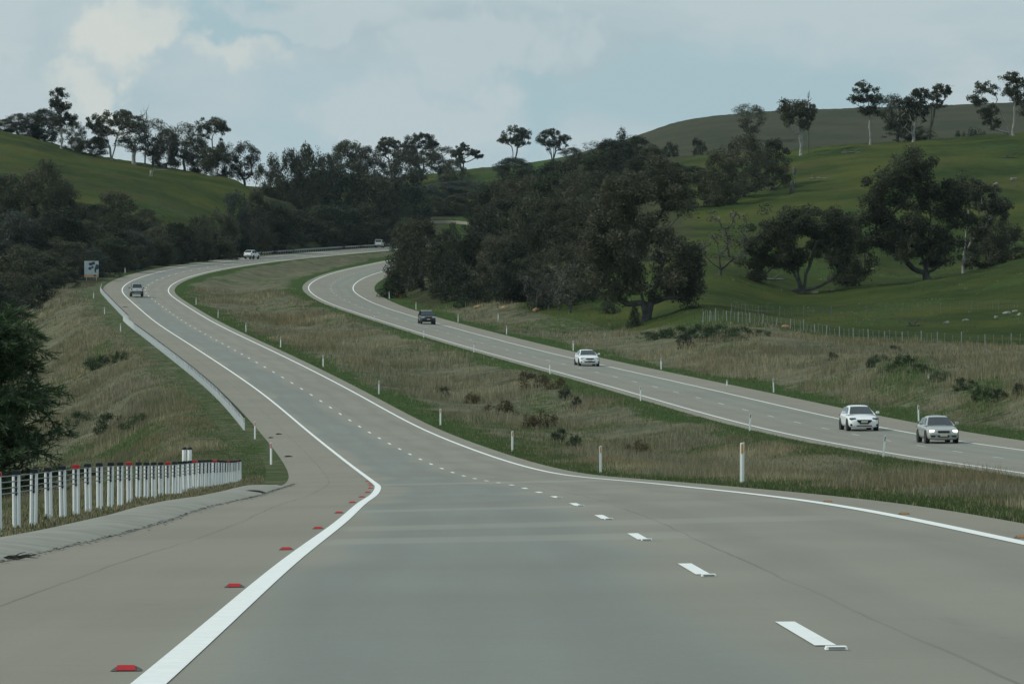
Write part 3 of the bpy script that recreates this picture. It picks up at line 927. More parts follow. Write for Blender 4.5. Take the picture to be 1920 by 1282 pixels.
# ------------------------------------------------------------------ farm fences on the right hill
def fence(path, step, drop, label, mats, h, dmin, seed):
    rs = random.Random(seed)
    pts = []
    for u, d in path: pts.append(on_ground(u, d))
    root = tag(empty('farm_fence', pts[0]), label, 'fence')
    seg = [(pts[i + 1] - pts[i]).length for i in range(len(pts) - 1)]; tot = sum(seg)
    def at(s):
        for i, L in enumerate(seg):
            if s <= L or i == len(seg) - 1:
                q = pts[i].lerp(pts[i + 1], min(1, s / L)); q.z = gz(q.x, q.y); return q
            s -= L
    big = MB(); big.tube([(0, 0, -.3), (0, 0, h), (0, 0, h + .02)], [.06, .055, .04], 8); bm_ = big.mesh('post', M[mats[0]])
    sm = MB(); sm.tube([(0, 0, .0), (0, 0, h * .92)], .022, 5); dm = sm.mesh('dropper', M[mats[1]])
    s, i = 0.0, 0
    tops = []
    while s < tot:
        q = at(s) - pts[0]; tops.append(q)
        main = i % drop == 0
        o = link('post' if main else 'dropper', bm_ if main else dm, root); o.location = q
        o.rotation_euler = (rs.uniform(-.05, .05), rs.uniform(-.06, .06), rs.uniform(0, 3))
        o.scale = (1, 1, rs.uniform(.85, 1.18))
        s += step * rs.uniform(.85, 1.15); i += 1
    for hh in (.3, .55, .8, 1.02):
        mb = MB(); mb.tube([t + Vector((0, -.05, hh * h / 1.1)) for t in tops], .007, 4); mb.build('wire', M['wire'], root)
fence([(1318, 508), (1345, 503), (1395, 498), (1440, 494), (1500, 490), (1560, 484), (1650, 478), (1760, 473), (1860, 472), (1990, 472)], .78, 3, 'pale wire fence along the top of the right bank', ('post_pale', 'post_pale'), 1.15, 400, 2)
fence([(1372, 530), (1430, 540), (1530, 548), (1620, 550), (1700, 552), (1800, 550), (1870, 545), (1990, 540)], 1.15, 4, 'dark wire fence crossing the green paddock behind the pale fence', ('post_grey', 'post_grey'), 1.15, 400, 3)

# ------------------------------------------------------------------ guard rail on the far curve
def guard_rail(d0, d1, off):
    base = AL.p(d0, off); root = tag(empty('guard_rail', base), 'grey steel guard rail along the far curve under the dark trees', 'guard rail')
    ds = np.arange(d0, d1 + 1, 4.0); mb = MB(); prof = [(.0, .42), (.07, .48), (.0, .56), (.07, .66), (.0, .74), (-.04, .58)]
    n = len(prof); V = []
    for d in ds:
        for o, h in prof: V.append(AL.p(d, off + o, h) - base)
    F = [(i * n + k, i * n + (k + 1) % n, (i + 1) * n + (k + 1) % n, (i + 1) * n + k) for i in range(len(ds) - 1) for k in range(n)]
    mb.add(V, F); mb.build('rail', M['rail'], root)
    pm = MB(); pm.box((0, 0, .3), (.12, .15, .9)); pmm = pm.mesh('post', M['rail'])
    for d in np.arange(d0 + 1, d1, 4.0):
        o = link('post', pmm, root); o.location = AL.p(float(d), off - .14) - base
guard_rail(905, 1215, -6.9)

# ------------------------------------------------------------------ signs
def billboard():
    c = P3(171.5, 521, 742); g = gz(c.x, c.y)
    root = tag(empty('billboard', (c.x, c.y, g)), 'pale blue billboard with an orange band left of the bend', 'billboard')
    H = c.z - g
    for sx in (-.8, .8):
        mb = MB(); mb.box((sx, .06, H / 2), (.10, .10, H + 2.4)); mb.build('leg', M['grey_metal'], root)
    w = 2.28
    mb = MB(); mb.box((0, 0, H + 1.40), (w, .06, 2.6)); mb.build('panel', M['sign_pale'], root)
    mb = MB(); mb.box((0, -.035, H + .36), (w - .02, .012, .34)); mb.build('orange_band', M['sign_orange'], root)
    mb = MB()
    for x, z, a, b in ((.55, .38, .22, .30), (.62, 1.25, .16, .9), (.9, 1.75, .3, .9), (-.25, 1.5, .25, .5), (.15, 1.7, .2, .4), (-.1, 2.2, .35, .5), (.3, 2.35, .3, .5)):
        ring = [(x + a * math.cos(q), -.046, H + z + b * .5 * math.sin(q)) for q in np.linspace(0, 5.5, 9)]
        mb.add(ring, [tuple(range(9))])
    mb.build('printed_figure', M['sign_dark'], root)
billboard()
c = P3(720.5, 447, 1235); g = gz(c.x, c.y)
root = tag(empty('road_sign', (c.x, c.y, g)), 'small pale road sign at the end of the visible far curve', 'sign')
mb = MB(); mb.box((0, 0, (c.z - g) / 2), (.12, .12, c.z - g + 1.2)); mb.build('pole', M['grey_metal'], root)
mb = MB(); mb.box((0, -.08, c.z - g + .4), (.75, .05, 1.5)); mb.build('panel', M['sign_pale'], root)

# ------------------------------------------------------------------ rocks and logs in the paddocks
def rock(u, v, s, label, group, seed, mat='rock', flat=.55, dmin=380):
    rs = random.Random(seed); bm = bmesh.new(); bmesh.ops.create_icosphere(bm, subdivisions=2, radius=1)
    for q in bm.verts:
        n = q.co.copy(); k = 1 + .25 * math.sin(n.x * 3 + seed) + .2 * math.sin(n.y * 4.1 + seed * 2) + rs.uniform(-.08, .08)
        q.co = Vector((n.x * k, n.y * k * .8, n.z * k * flat + .18)) * s
    me = bpy.data.meshes.new('rock'); bm.to_mesh(me); bm.free(); me.materials.append(M[mat])
    o = link('rock', me); o.location = hit(u, v, dmin); o.rotation_euler = (0, 0, rs.uniform(0, 6))
    tag(o, label, 'rock', group)
ROCKS = [(1773, 608, .42, 'pale rock in the green paddock below the dark fence'), (1811, 603, .36, 'pale rock right of a lower paddock rock by the dark fence'), (1888, 590, .5, 'large pale rock of the cluster at the right edge of the dark fence'),
         (1903, 587, .4, 'rounded rock in the cluster at the right edge of the dark fence'), (1912, 593, .42, 'outermost rock of the cluster at the right edge of the dark fence'), (1868, 597, .3, 'small rock left of the rock cluster by the dark fence'),
         (1530, 552, .6, 'grey rock beside the trunk of the spreading paddock gum'), (1560, 547, .35, 'low stone on the fold right of the spreading paddock gum'), (1590, 498, .38, 'grey stone in the gully between the two large paddock gums'), (1606, 488, .38, 'upper grey stone in the gully between the large paddock gums'), (1578, 503, .32, 'lower left stone in the gully between the large paddock gums'),
         (1868, 347, .5, 'pale rock high on the slope right of the large gum'), (1900, 338, .55, 'highest pale rock on the slope right of the large gum'),
         (1622, 480, .3, 'small stone at the top of the gully beside the large gum'), (1637, 505, .3, 'small stone under the left limbs of the large gum')]
for i, (u, v, s, lab) in enumerate(ROCKS): rock(u, v, s, lab, 'rocks scattered in the paddock', i + 3)
rock(1472, 616, .55, 'orange brown boulder at the corner of the pale fence', None, 40, 'ochre', .5)
rock(1322, 635, .4, 'small white rock in the green bramble on the right bank', None, 41, 'log', .5, 300)
rock(1005, 583, .6, 'pale ochre boulder in the grass under the dark wood', None, 42, 'ochre', .5, 400)
rock(945, 580, .7, 'low ochre earth clod left of the pale boulder under the wood', None, 43, 'ochre', .35, 400)
rock(898, 578, .8, 'ochre earth outcrop on the roadside mound behind the dark car', None, 44, 'ochre', .35, 400)
def log(u, v, ln, label, seed, dmin=600, mat='log'):
    rs = random.Random(seed); mb = MB()
    mb.tube([(-ln / 2, 0, .08), (-.1 * ln, .1, .14), (.3 * ln, 0, .11), (ln / 2, .1, .2)], [.10, .15, .13, .07], 8)
    mb.tube([(.1 * ln, 0, .3), (.3 * ln, .2, .8), (.42 * ln, .1, 1.0)], [.08, .05, .02], 6)
    mb.tube([(-.2 * ln, 0, .3), (-.38 * ln, .2, .65)], [.1, .03], 6)
    o = mb.build('fallen_log', M[mat], smooth=True); o.location = hit(u, v, dmin); o.rotation_euler = (0, 0, rs.uniform(-.3, .3))
    tag(o, label, 'log', 'fallen logs on the hills')
log(1535, 336, 3.4, 'fallen pale log in the middle of the upper green slope', 1)
log(1597, 288, 4.2, 'long fallen log just under the crest of the green hill', 2)
log(1466, 329, 2.0, 'short pale log left of the white stump on the green slope', 3)
log(1895, 296, 3.0, 'dark fallen limbs under the white trunked gum on the crest', 4, mat='bark')
log(1712, 613, 1.6, 'dark log lying in the paddock between the two fences', 5, 400, 'bark')
log(1445, 526, 4.6, 'fallen pale trunk lying left of the spreading paddock gum', 6, 500)
log(300, 320, 3.6, 'fallen log under the skyline gums of the left hill', 7)
def stump(u, v, h, label, seed, mat='deadwood', dmin=600):
    rs = random.Random(seed); mb = MB()
    mb.tube([(0, 0, -.3), (.05, 0, h * .5), (-.05, 0, h * .8), (.12, 0, h)], [.42, .3, .26, .08], 9)
    mb.tube([(.1, 0, h * .45), (.5, 0, h * .75), (.55, 0, h * .95)], [.16, .1, .04], 6)
    o = mb.build('tree_stump', M[mat], smooth=True); o.location = hit(u, v, dmin); tag(o, label, 'stump', 'dead stumps on the hills')
stump(1489, 330, 1.7, 'white forked stump on the upper green slope', 1)
stump(1484, 362, 2.2, 'tall grey stump beside the dark bush on the green slope', 2)
stump(283, 332, 1.7, 'pale leaning stump on the left green hill', 3, 'bark_pale')
# ------------------------------------------------------------------ vehicles
def car(kind, L, W, H, paint, low, house, feat):
    """low: (y, bottom, top, half width) stations nose to tail; house: (y, base z, roof z, base half width, roof half width)"""
    root = empty(kind)
    def ring(hw, zb, zt, cr):
        r = [(0, zb), (.80 * hw, zb), (.95 * hw, zb + .09), (1.0 * hw, zb + .42 * (zt - zb)), (.985 * hw, zt - .13), (.93 * hw, zt - .03), (.70 * hw, zt + cr * .6), (0, zt + cr)]
        return r + [(-x, z) for x, z in r[-2:0:-1]]
    mb = MB(); rings = []
    for y, zb, zt, hw in low: rings.append([(x, y, z) for x, z in ring(hw, zb, zt, .03)])
    n = len(rings[0]); V = [p for r in rings for p in r]
    F = [(i * n + k, i * n + (k + 1) % n, (i + 1) * n + (k + 1) % n, (i + 1) * n + k) for i in range(len(rings) - 1) for k in range(n)]
    F += [tuple(range(n - 1, -1, -1)), tuple(range((len(rings) - 1) * n, len(rings) * n))]
    mb.add(V, F)
    body = mb.build('body', M[paint], root, smooth=True, sub=1)
    # cabin shell
    cb = MB(); rr = []
    for y, zb, zt, bw, tw in house:
        hgt = zt - zb
        half = [(bw, zb - .02), (bw + (tw - bw) * .5, zb + hgt * .5), (tw, zt - min(.07, hgt * .2)), (tw * .86, zt - .01), (tw * .4, zt + .012), (0, zt + .018)]
        rr.append([(x, y, z) for x, z in half] + [(-x, y, z) for x, z in half[-2::-1]])
    n = len(rr[0]); V = [p for r in rr for p in r]
    F = [(i * n + k, i * n + k + 1, (i + 1) * n + k + 1, (i + 1) * n + k) for i in range(len(rr) - 1) for k in range(n - 1)]
    F += [tuple(range(n - 1, -1, -1)), tuple(range((len(rr) - 1) * n, len(rr) * n))]
    cb.add(V, F); cb.build('cabin', M[paint], root, smooth=False, bevel=.02)
    def screen(a, b, name, t0, t1, out):
        y0, zb0, zt0, bw0, tw0 = a; y1, zb1, zt1, bw1, tw1 = b
        g = MB(); vs = []
        for t in (t0, t1):
            for s in (-.9, -.45, 0, .45, .9):
                hw = bw0 + (tw1 - bw0) * t if zt0 - zb0 < .1 else tw0 + (bw1 - tw0) * t
                zz = (zb0 if zt0 - zb0 < .1 else zt0) * (1 - t) + (zt1 if zt0 - zb0 < .1 else zb1) * t
                vs.append((s * hw, y0 + (y1 - y0) * t + out * (1 - .5 * s * s), zz + .022 - .02 * s * s))
        g.add(vs, [(i, i + 1, i + 6, i + 5) for i in range(4)])
        g.build(name, M['glass'], root)
    hs = house
    screen(hs[0], hs[1], 'windscreen', .06, .93, -.035)
    screen(hs[-2], hs[-1], 'rear_window', .08, feat.get('rw', .75), .035)
    # side windows
    zr = hs[2][2] - .10; zb = hs[2][1] + .06
    ya, yb = hs[0][0] + .42, hs[1][0] + .14
    yc, yd = hs[-2][0] - .05, hs[-1][0] - feat.get('dq', .38)
    ym = (yb + yc) / 2
    for sx in (-1, 1):
        def px(z):
            k = (z - hs[2][1]) / (hs[2][2] - hs[2][1]); return sx * (hs[2][3] + (hs[2][4] - hs[2][3]) * k + .012)
        for pol in ([(ya, zb), (ym - .06, zb), (ym - .06, zr), (yb, zr)], [(ym + .06, zb), (yd, zb), (yc, zr), (ym + .06, zr)]):
            g = MB(); g.add([(px(z), y, z) for y, z in pol], [(0, 1, 2, 3)]); g.build('side_window', M['glass'], root)
        # door mirror
        g = MB(); g.box((sx * (W / 2 + .09), ya + .02, zb + .05), (.20, .13, .14)); g.build('mirror', M[feat.get('mirror', paint)], root, bevel=.03)
        g = MB(); g.box((sx * W * .497, ym + .02, zb - .14), (.02, .16, .03)); g.build('door_handle', M[feat.get('mirror', paint)], root)
    # wheels with arches
    wr = feat.get('wr', .32); tw = feat.get('tw', .21)
    tyre = MB(); prof = [(-tw / 2, wr * .62), (-tw / 2, wr * .93), (-tw * .36, wr), (tw * .36, wr), (tw / 2, wr * .93), (tw / 2, wr * .62)]
    N = 24; V = []
    for k in range(N):
        q = 2 * math.pi * k / N
        for x, r in prof: V.append((x, r * math.cos(q), r * math.sin(q)))
    m = len(prof)
    tyre.add(V, [(k * m + j, k * m + j + 1, ((k + 1) % N) * m + j + 1, ((k + 1) % N) * m + j) for k in range(N) for j in range(m - 1)])
    tm = tyre.mesh('wheel', M['rubber'], True)
    rim = MB(); rim.cyl((0, 0, 0), (1, 0, 0), wr * .63, tw * .8, 20)
    for k in range(5):
        q = k * 1.2566
        rim.box((tw * .42, wr * .35 * math.cos(q), wr * .35 * math.sin(q)), (.02, wr * .16, wr * .16))
        rim.box((-tw * .42, wr * .35 * math.cos(q), wr * .35 * math.sin(q)), (.02, wr * .16, wr * .16))
    rm = rim.mesh('rim', M['rim'])
    for y in (feat['ax'][0], feat['ax'][1]):
        for sx in (-1, 1):
            o = link('wheel', tm, root); o.location = (sx * (W / 2 - tw / 2 - .005), y, wr)
            link('rim', rm, o)
            g = MB(); g.cyl((sx * (W / 2 - .10), y, wr + .02), (1, 0, 0), wr + .055, .215, 24); g.build('wheel_arch', M['trim'], root)
    for name, mat, boxes in feat['extra']:
        for c, s in boxes:
            g = MB(); g.box(c, s); g.build(name, M[mat], root, bevel=min(s) * .3)
    return root
def place(root, al, d, o, away, label, cat):
    root.location = AL.p(d, o, .008) if al is AL else AR.p(d, o, .008)
    root.rotation_euler = (0, 0, al.heading(d) + (math.pi if away else 0))
    # the local origin is the nose: shift so that the middle stands on the spot
    tag(root, label, cat)
E_LO = lambda L, w, nose, cowl, belt, deck: [(0, .26, nose - .10, w * .74), (.06, .20, nose, w * .86), (.22, .16, nose + .06, w * .945), (.65, .17, nose + .13, w * .99), (1.1, .19, cowl, w), (2.2, .19, belt, w), (3.3, .19, belt + .02, w), (L - .75, .21, deck, w * .985), (L - .22, .25, deck - .01, w * .93), (L - .05, .30, deck - .10, w * .86), (L, .36, deck - .22, w * .76)]
# white hatchback with the broad dark grille
hatch = car('hatchback', 4.46, 1.80, 1.455, 'paint_white', E_LO(4.46, .90, .68, .93, .95, 1.0),
    [(1.02, .93, .935, .80, .80), (2.0, .93, 1.405, .80, .585), (2.75, .94, 1.455, .80, .585), (3.70, .97, 1.40, .79, .56), (4.32, .99, .995, .74, .74)],
    dict(ax=(.88, 3.58), wr=.325, extra=[
        ('headlight', 'lamp_dark', [((-.66, .16, .715), (.36, .20, .10)), ((.66, .16, .715), (.36, .20, .10))]),
        ('grille', 'trim', [((0, .0, .60), (.86, .10, .10)), ((0, -.005, .52), (.72, .10, .09)), ((0, .0, .445), (.54, .10, .08))]),
        ('number_plate', 'plate', [((0, -.065, .535), (.37, .015, .11))]),
        ('lower_grille', 'trim', [((0, .02, .305), (.90, .08, .06))]),
        ('fog_lamp', 'trim', [((-.70, .10, .36), (.22, .12, .12)), ((.70, .10, .36), (.22, .12, .12))]),
        ('tail_light', 'tail', [((-.66, 4.36, .86), (.34, .1, .12)), ((.66, 4.36, .86), (.34, .1, .12))])]))
place(hatch, AR, 267.5, 1.45, False, 'white hatchback with a broad dark grille driving ahead of the silver car', 'car')
# silver sedan with headlights on
silver = car('sedan', 4.60, 1.70, 1.41, 'paint_silver', E_LO(4.60, .85, .70, .91, .92, .98),
    [(1.12, .91, .915, .76, .76), (1.95, .91, 1.36, .76, .56), (2.65, .92, 1.41, .76, .56), (3.35, .95, 1.36, .75, .55), (4.0, .97, .975, .70, .70)],
    dict(ax=(.86, 3.50), wr=.315, extra=[
        ('headlight', 'lamp_lit', [((-.60, .09, .645), (.26, .14, .12)), ((.60, .09, .645), (.26, .14, .12))]),
        ('grille', 'trim', [((0, .0, .615), (.62, .10, .11))]),
        ('bumper', 'paint_silver', [((0, .03, .48), (1.46, .16, .13))]),
        ('number_plate', 'plate', [((0, -.06, .43), (.38, .02, .12))]),
        ('lower_grille', 'trim', [((0, .0, .375), (.60, .10, .09)), ((-.55, .04, .375), (.24, .10, .08)), ((.55, .04, .375), (.24, .10, .08))]),
        ('tail_light', 'tail', [((-.58, 4.54, .80), (.36, .1, .14)), ((.58, 4.54, .80), (.36, .1, .14))])]))
place(silver, AR, 241.5, 1.85, False, 'silver sedan with both headlights lit at the right edge of the oncoming road', 'car')
# white sedan in the middle distance
camry = car('sedan', 4.80, 1.82, 1.47, 'paint_white', E_LO(4.80, .91, .72, .96, .97, 1.04),
    [(1.15, .96, .965, .82, .82), (2.05, .96, 1.42, .82, .60), (2.8, .97, 1.47, .82, .60), (3.55, 1.0, 1.42, .80, .58), (4.25, 1.03, 1.035, .75, .75)],
    dict(ax=(.92, 3.70), wr=.325, extra=[
        ('headlight', 'lamp', [((-.62, .14, .70), (.40, .20, .13)), ((.62, .14, .70), (.40, .20, .13))]),
        ('grille', 'trim', [((0, .0, .69), (.78, .10, .08)), ((0, .0, .64), (.56, .10, .05))]),
        ('number_plate', 'plate', [((0, -.06, .50), (.37, .02, .11))]),
        ('lower_grille', 'trim', [((0, .01, .375), (.98, .10, .10))]),
        ('fog_lamp', 'trim', [((-.72, .11, .38), (.16, .12, .15)), ((.72, .11, .38), (.16, .12, .15))]),
        ('tail_light', 'tail', [((-.66, 4.74, .88), (.34, .1, .16)), ((.66, 4.74, .88), (.34, .1, .16))])]))
place(camry, AR, 411, 1.7, False, 'white sedan driving alone in the middle of the oncoming carriageway', 'car')
SUV_LO = lambda L, w, nose, cowl, belt: [(0, .42, nose - .10, w * .80), (.06, .34, nose, w * .90), (.25, .30, nose + .05, w * .96), (.7, .29, nose + .10, w), (1.15, .29, cowl, w), (2.3, .29, belt, w), (3.4, .29, belt + .02, w), (L - .35, .32, belt + .02, w * .98), (L - .08, .38, belt, w * .93), (L, .44, belt - .12, w * .86)]
dark = car('suv', 4.60, 1.80, 1.70, 'paint_dark', SUV_LO(4.60, .90, .90, 1.06, 1.08),
    [(1.12, 1.06, 1.065, .82, .82), (1.85, 1.06, 1.64, .82, .66), (2.7, 1.08, 1.70, .82, .67), (4.05, 1.10, 1.67, .81, .65), (4.45, 1.10, 1.12, .79, .79)],
    dict(ax=(.86, 3.52), wr=.35, rw=.9, dq=.25, extra=[
        ('headlight', 'lamp', [((-.62, .10, .84), (.34, .18, .14)), ((.62, .10, .84), (.34, .18, .14))]),
        ('grille', 'trim', [((0, -.01, .82), (.80, .10, .14))]),
        ('bumper', 'trim', [((0, .02, .50), (1.60, .16, .20))]),
        ('number_plate', 'plate', [((0, -.07, .62), (.37, .02, .12))]),
        ('roof_rail', 'chrome', [((-.60, 2.9, 1.72), (.04, 1.9, .05)), ((.60, 2.9, 1.72), (.04, 1.9, .05))]),
        ('tail_light', 'tail', [((-.74, 4.52, 1.0), (.16, .1, .4)), ((.74, 4.52, 1.0), (.16, .1, .4))])]))
place(dark, AR, 561, 1.65, False, 'dark four wheel drive wagon coming out of the right bend', 'car')
# rear views on the near carriageway
ute = car('suv', 4.95, 1.86, 1.82, 'paint_pale', SUV_LO(4.95, .93, 1.0, 1.12, 1.10),
    [(1.25, 1.10, 1.105, .84, .84), (1.95, 1.10, 1.74, .84, .68), (2.9, 1.10, 1.82, .84, .68), (4.55, 1.12, 1.80, .83, .66), (4.88, 1.12, 1.14, .82, .82)],
    dict(ax=(.92, 3.85), wr=.38, tw=.25, rw=.92, dq=.2, mirror='trim', extra=[
        ('headlight', 'lamp', [((-.66, .10, .92), (.34, .18, .16)), ((.66, .10, .92), (.34, .18, .16))]),
        ('rear_bumper', 'trim', [((0, 4.93, .56), (1.80, .20, .26))]),
        ('bumper_step', 'chrome', [((0, 5.03, .50), (1.0, .06, .05))]),
        ('number_plate', 'plate', [((.0, 4.985, .92), (.37, .03, .12))]),
        ('tail_light', 'tail', [((-.80, 4.93, .95), (.15, .1, .24)), ((.80, 4.93, .95), (.15, .1, .24))])]))
place(ute, AL, 679, -2.0, True, 'pale four wheel drive seen from behind in the sharp left bend', 'car')
w2 = car('suv', 4.7, 1.86, 1.74, 'paint_white', SUV_LO(4.7, .93, .95, 1.08, 1.08),
    [(1.2, 1.08, 1.085, .84, .84), (1.9, 1.08, 1.68, .84, .68), (2.8, 1.08, 1.74, .84, .68), (3.95, 1.10, 1.70, .83, .66), (4.6, 1.10, 1.12, .80, .80)],
    dict(ax=(.9, 3.6), wr=.36, rw=.85, dq=.3, extra=[
        ('headlight', 'lamp', [((-.66, .10, .88), (.34, .18, .16)), ((.66, .10, .88), (.34, .18, .16))]),
        ('rear_bumper', 'trim', [((0, 4.66, .50), (1.76, .16, .24))]),
        ('number_plate', 'plate', [((0, 4.71, .80), (.37, .03, .12))]),
        ('tail_light', 'tail', [((-.78, 4.64, .96), (.18, .12, .22)), ((.78, 4.64, .96), (.18, .12, .22))])]))
place(w2, AL, 922, -2.0, True, 'white wagon seen from behind under the dark trees where the guard rail begins', 'car')
w2.rotation_euler.z -= .22
van = car('van', 4.9, 1.90, 2.0, 'paint_white', [(0, .42, .92, 1.50 / 2), (.08, .34, 1.02, .86), (.4, .3, 1.10, .94), (1.0, .29, 1.16, .95), (2.5, .29, 1.16, .95), (4.4, .30, 1.16, .95), (4.8, .34, 1.16, .94), (4.9, .42, 1.10, .92)],
    [(.55, 1.14, 1.145, .88, .88), (1.25, 1.14, 1.92, .88, .78), (2.5, 1.15, 2.0, .90, .80), (4.65, 1.15, 1.98, .90, .80), (4.86, 1.15, 1.17, .90, .90)],
    dict(ax=(.9, 3.9), wr=.34, rw=.8, dq=.25, extra=[
        ('rear_bumper', 'trim', [((0, 4.88, .46), (1.8, .14, .2))]),
        ('number_plate', 'plate', [((0, 4.93, .72), (.37, .03, .12))]),
        ('tail_light', 'tail', [((-.85, 4.87, 1.0), (.12, .1, .34)), ((.85, 4.87, 1.0), (.12, .1, .34))])]))
place(van, AL, 1172, -4.7, True, 'white van half hidden by the tree at the end of the far curve', 'van')
# ------------------------------------------------------------------ trees
def mat_leaf(name, c0, c1, c2, trans=.26):
    m, nt, b = mat_new(name); t = NT(nt)
    ob = t.obj(); r = t.rand()
    n = t.noise(.55, 3, .6, ob); f = t.noise(3.0, 2, .6, ob)
    c = t.mix(t.rng(n, .32, .68), c0, c1)
    c = t.mix(t.rng(f, .45, .75, 0, .6), c, c2)
    c = t.mix(t.rng(r, .35, 1, 0, .6, False), c, tuple(x * .55 for x in c0))
    c = t.mix(t.rng(r, .55, 0, 0, .55, False), c, tuple(min(1, x * k) for x, k in zip(c2, (.98, 1.02, .98))))
    t.l.new(c, b.inputs['Base Color']); b.inputs['Roughness'].default_value = .55
    b.inputs['Specular IOR Level'].default_value = .25
    tr = nt.nodes.new('ShaderNodeBsdfTranslucent'); t.l.new(c, tr.inputs['Color'])
    mx = nt.nodes.new('ShaderNodeMixShader'); mx.inputs[0].default_value = trans
    t.l.new(b.outputs[0], mx.inputs[1]); t.l.new(tr.outputs[0], mx.inputs[2])
    t.l.new(mx.outputs[0], nt.nodes['Material Output'].inputs['Surface'])
    return m
M['leaf_gum'] = mat_leaf('gum_leaves', (.042, .052, .029), (.074, .082, .044), (.108, .108, .062))
M['leaf_olive'] = mat_leaf('olive_gum_leaves', (.047, .052, .031), (.077, .080, .048), (.112, .108, .070))
M['leaf_dark'] = mat_leaf('dark_evergreen_leaves', (.022, .035, .020), (.044, .058, .030), (.064, .078, .042))
M['leaf_blue'] = mat_leaf('blue_green_leaves', (.043, .058, .047), (.066, .082, .064), (.09, .10, .08))
M['leaf_rust'] = mat_leaf('rusty_gorse', (.060, .050, .020), (.088, .066, .026), (.11, .085, .035))
M['leaf_lush'] = mat_leaf('lush_bramble_leaves', (.022, .048, .016), (.034, .066, .022), (.05, .085, .03))
M['leaf_pine'] = mat_leaf('feathery_needles', (.042, .080, .030), (.070, .125, .046), (.125, .20, .085), .25)
M['leaf_grey'] = mat_leaf('bare_grey_twigs', (.075, .072, .060), (.10, .095, .08), (.12, .11, .09), .05)

def leaf_quads(rs, cen, size, aspect=.45, droop=.35, jitter=.5):
    """one small folded spray per centre; returns verts, faces"""
    n = len(cen)
    th = rs.uniform(0, 2 * np.pi, n); ph = rs.normal(-droop, .55, n)
    ax = np.stack([np.cos(th) * np.cos(ph), np.sin(th) * np.cos(ph), np.sin(ph)], 1)
    rv = rs.normal(size=(n, 3)) * .75 + np.array([0, 0, .8]); sd = np.cross(ax, rv); sd /= np.linalg.norm(sd, axis=1)[:, None] + 1e-9
    L = size * rs.uniform(1 - jitter, 1 + jitter, n)[:, None]; Wd = L * aspect
    a = cen - ax * L * .5; b = cen + sd * Wd * .5; c = cen + ax * L * .5; d = cen - sd * Wd * .5
    v = np.stack([a, b, c, d], 1).reshape(-1, 3)
    f = np.arange(n * 4).reshape(-1, 4)
    return v, f
def tubes_np(segs, n=5):
    V, Fc = [], []; base = 0
    ang = np.arange(n) * 2 * np.pi / n
    for p0, p1, r0, r1 in segs:
        t = p1 - p0; L = np.linalg.norm(t)
        if L < 1e-6: continue
        t = t / L
        a = np.cross(t, [0.31, .95, 0.0]) if abs(t[2]) > .8 else np.cross(t, [0, 0, 1.0])
        a /= np.linalg.norm(a); b = np.cross(t, a)
        ring = np.cos(ang)[:, None] * a + np.sin(ang)[:, None] * b
        V.append(p0 + ring * r0); V.append(p1 + t * r1 * .3 + ring * r1)
        i = np.arange(n); j = (i + 1) % n
        Fc.append(np.stack([base + i, base + j, base + n + j, base + n + i], 1)); base += 2 * n
    return np.concatenate(V), np.concatenate(Fc)
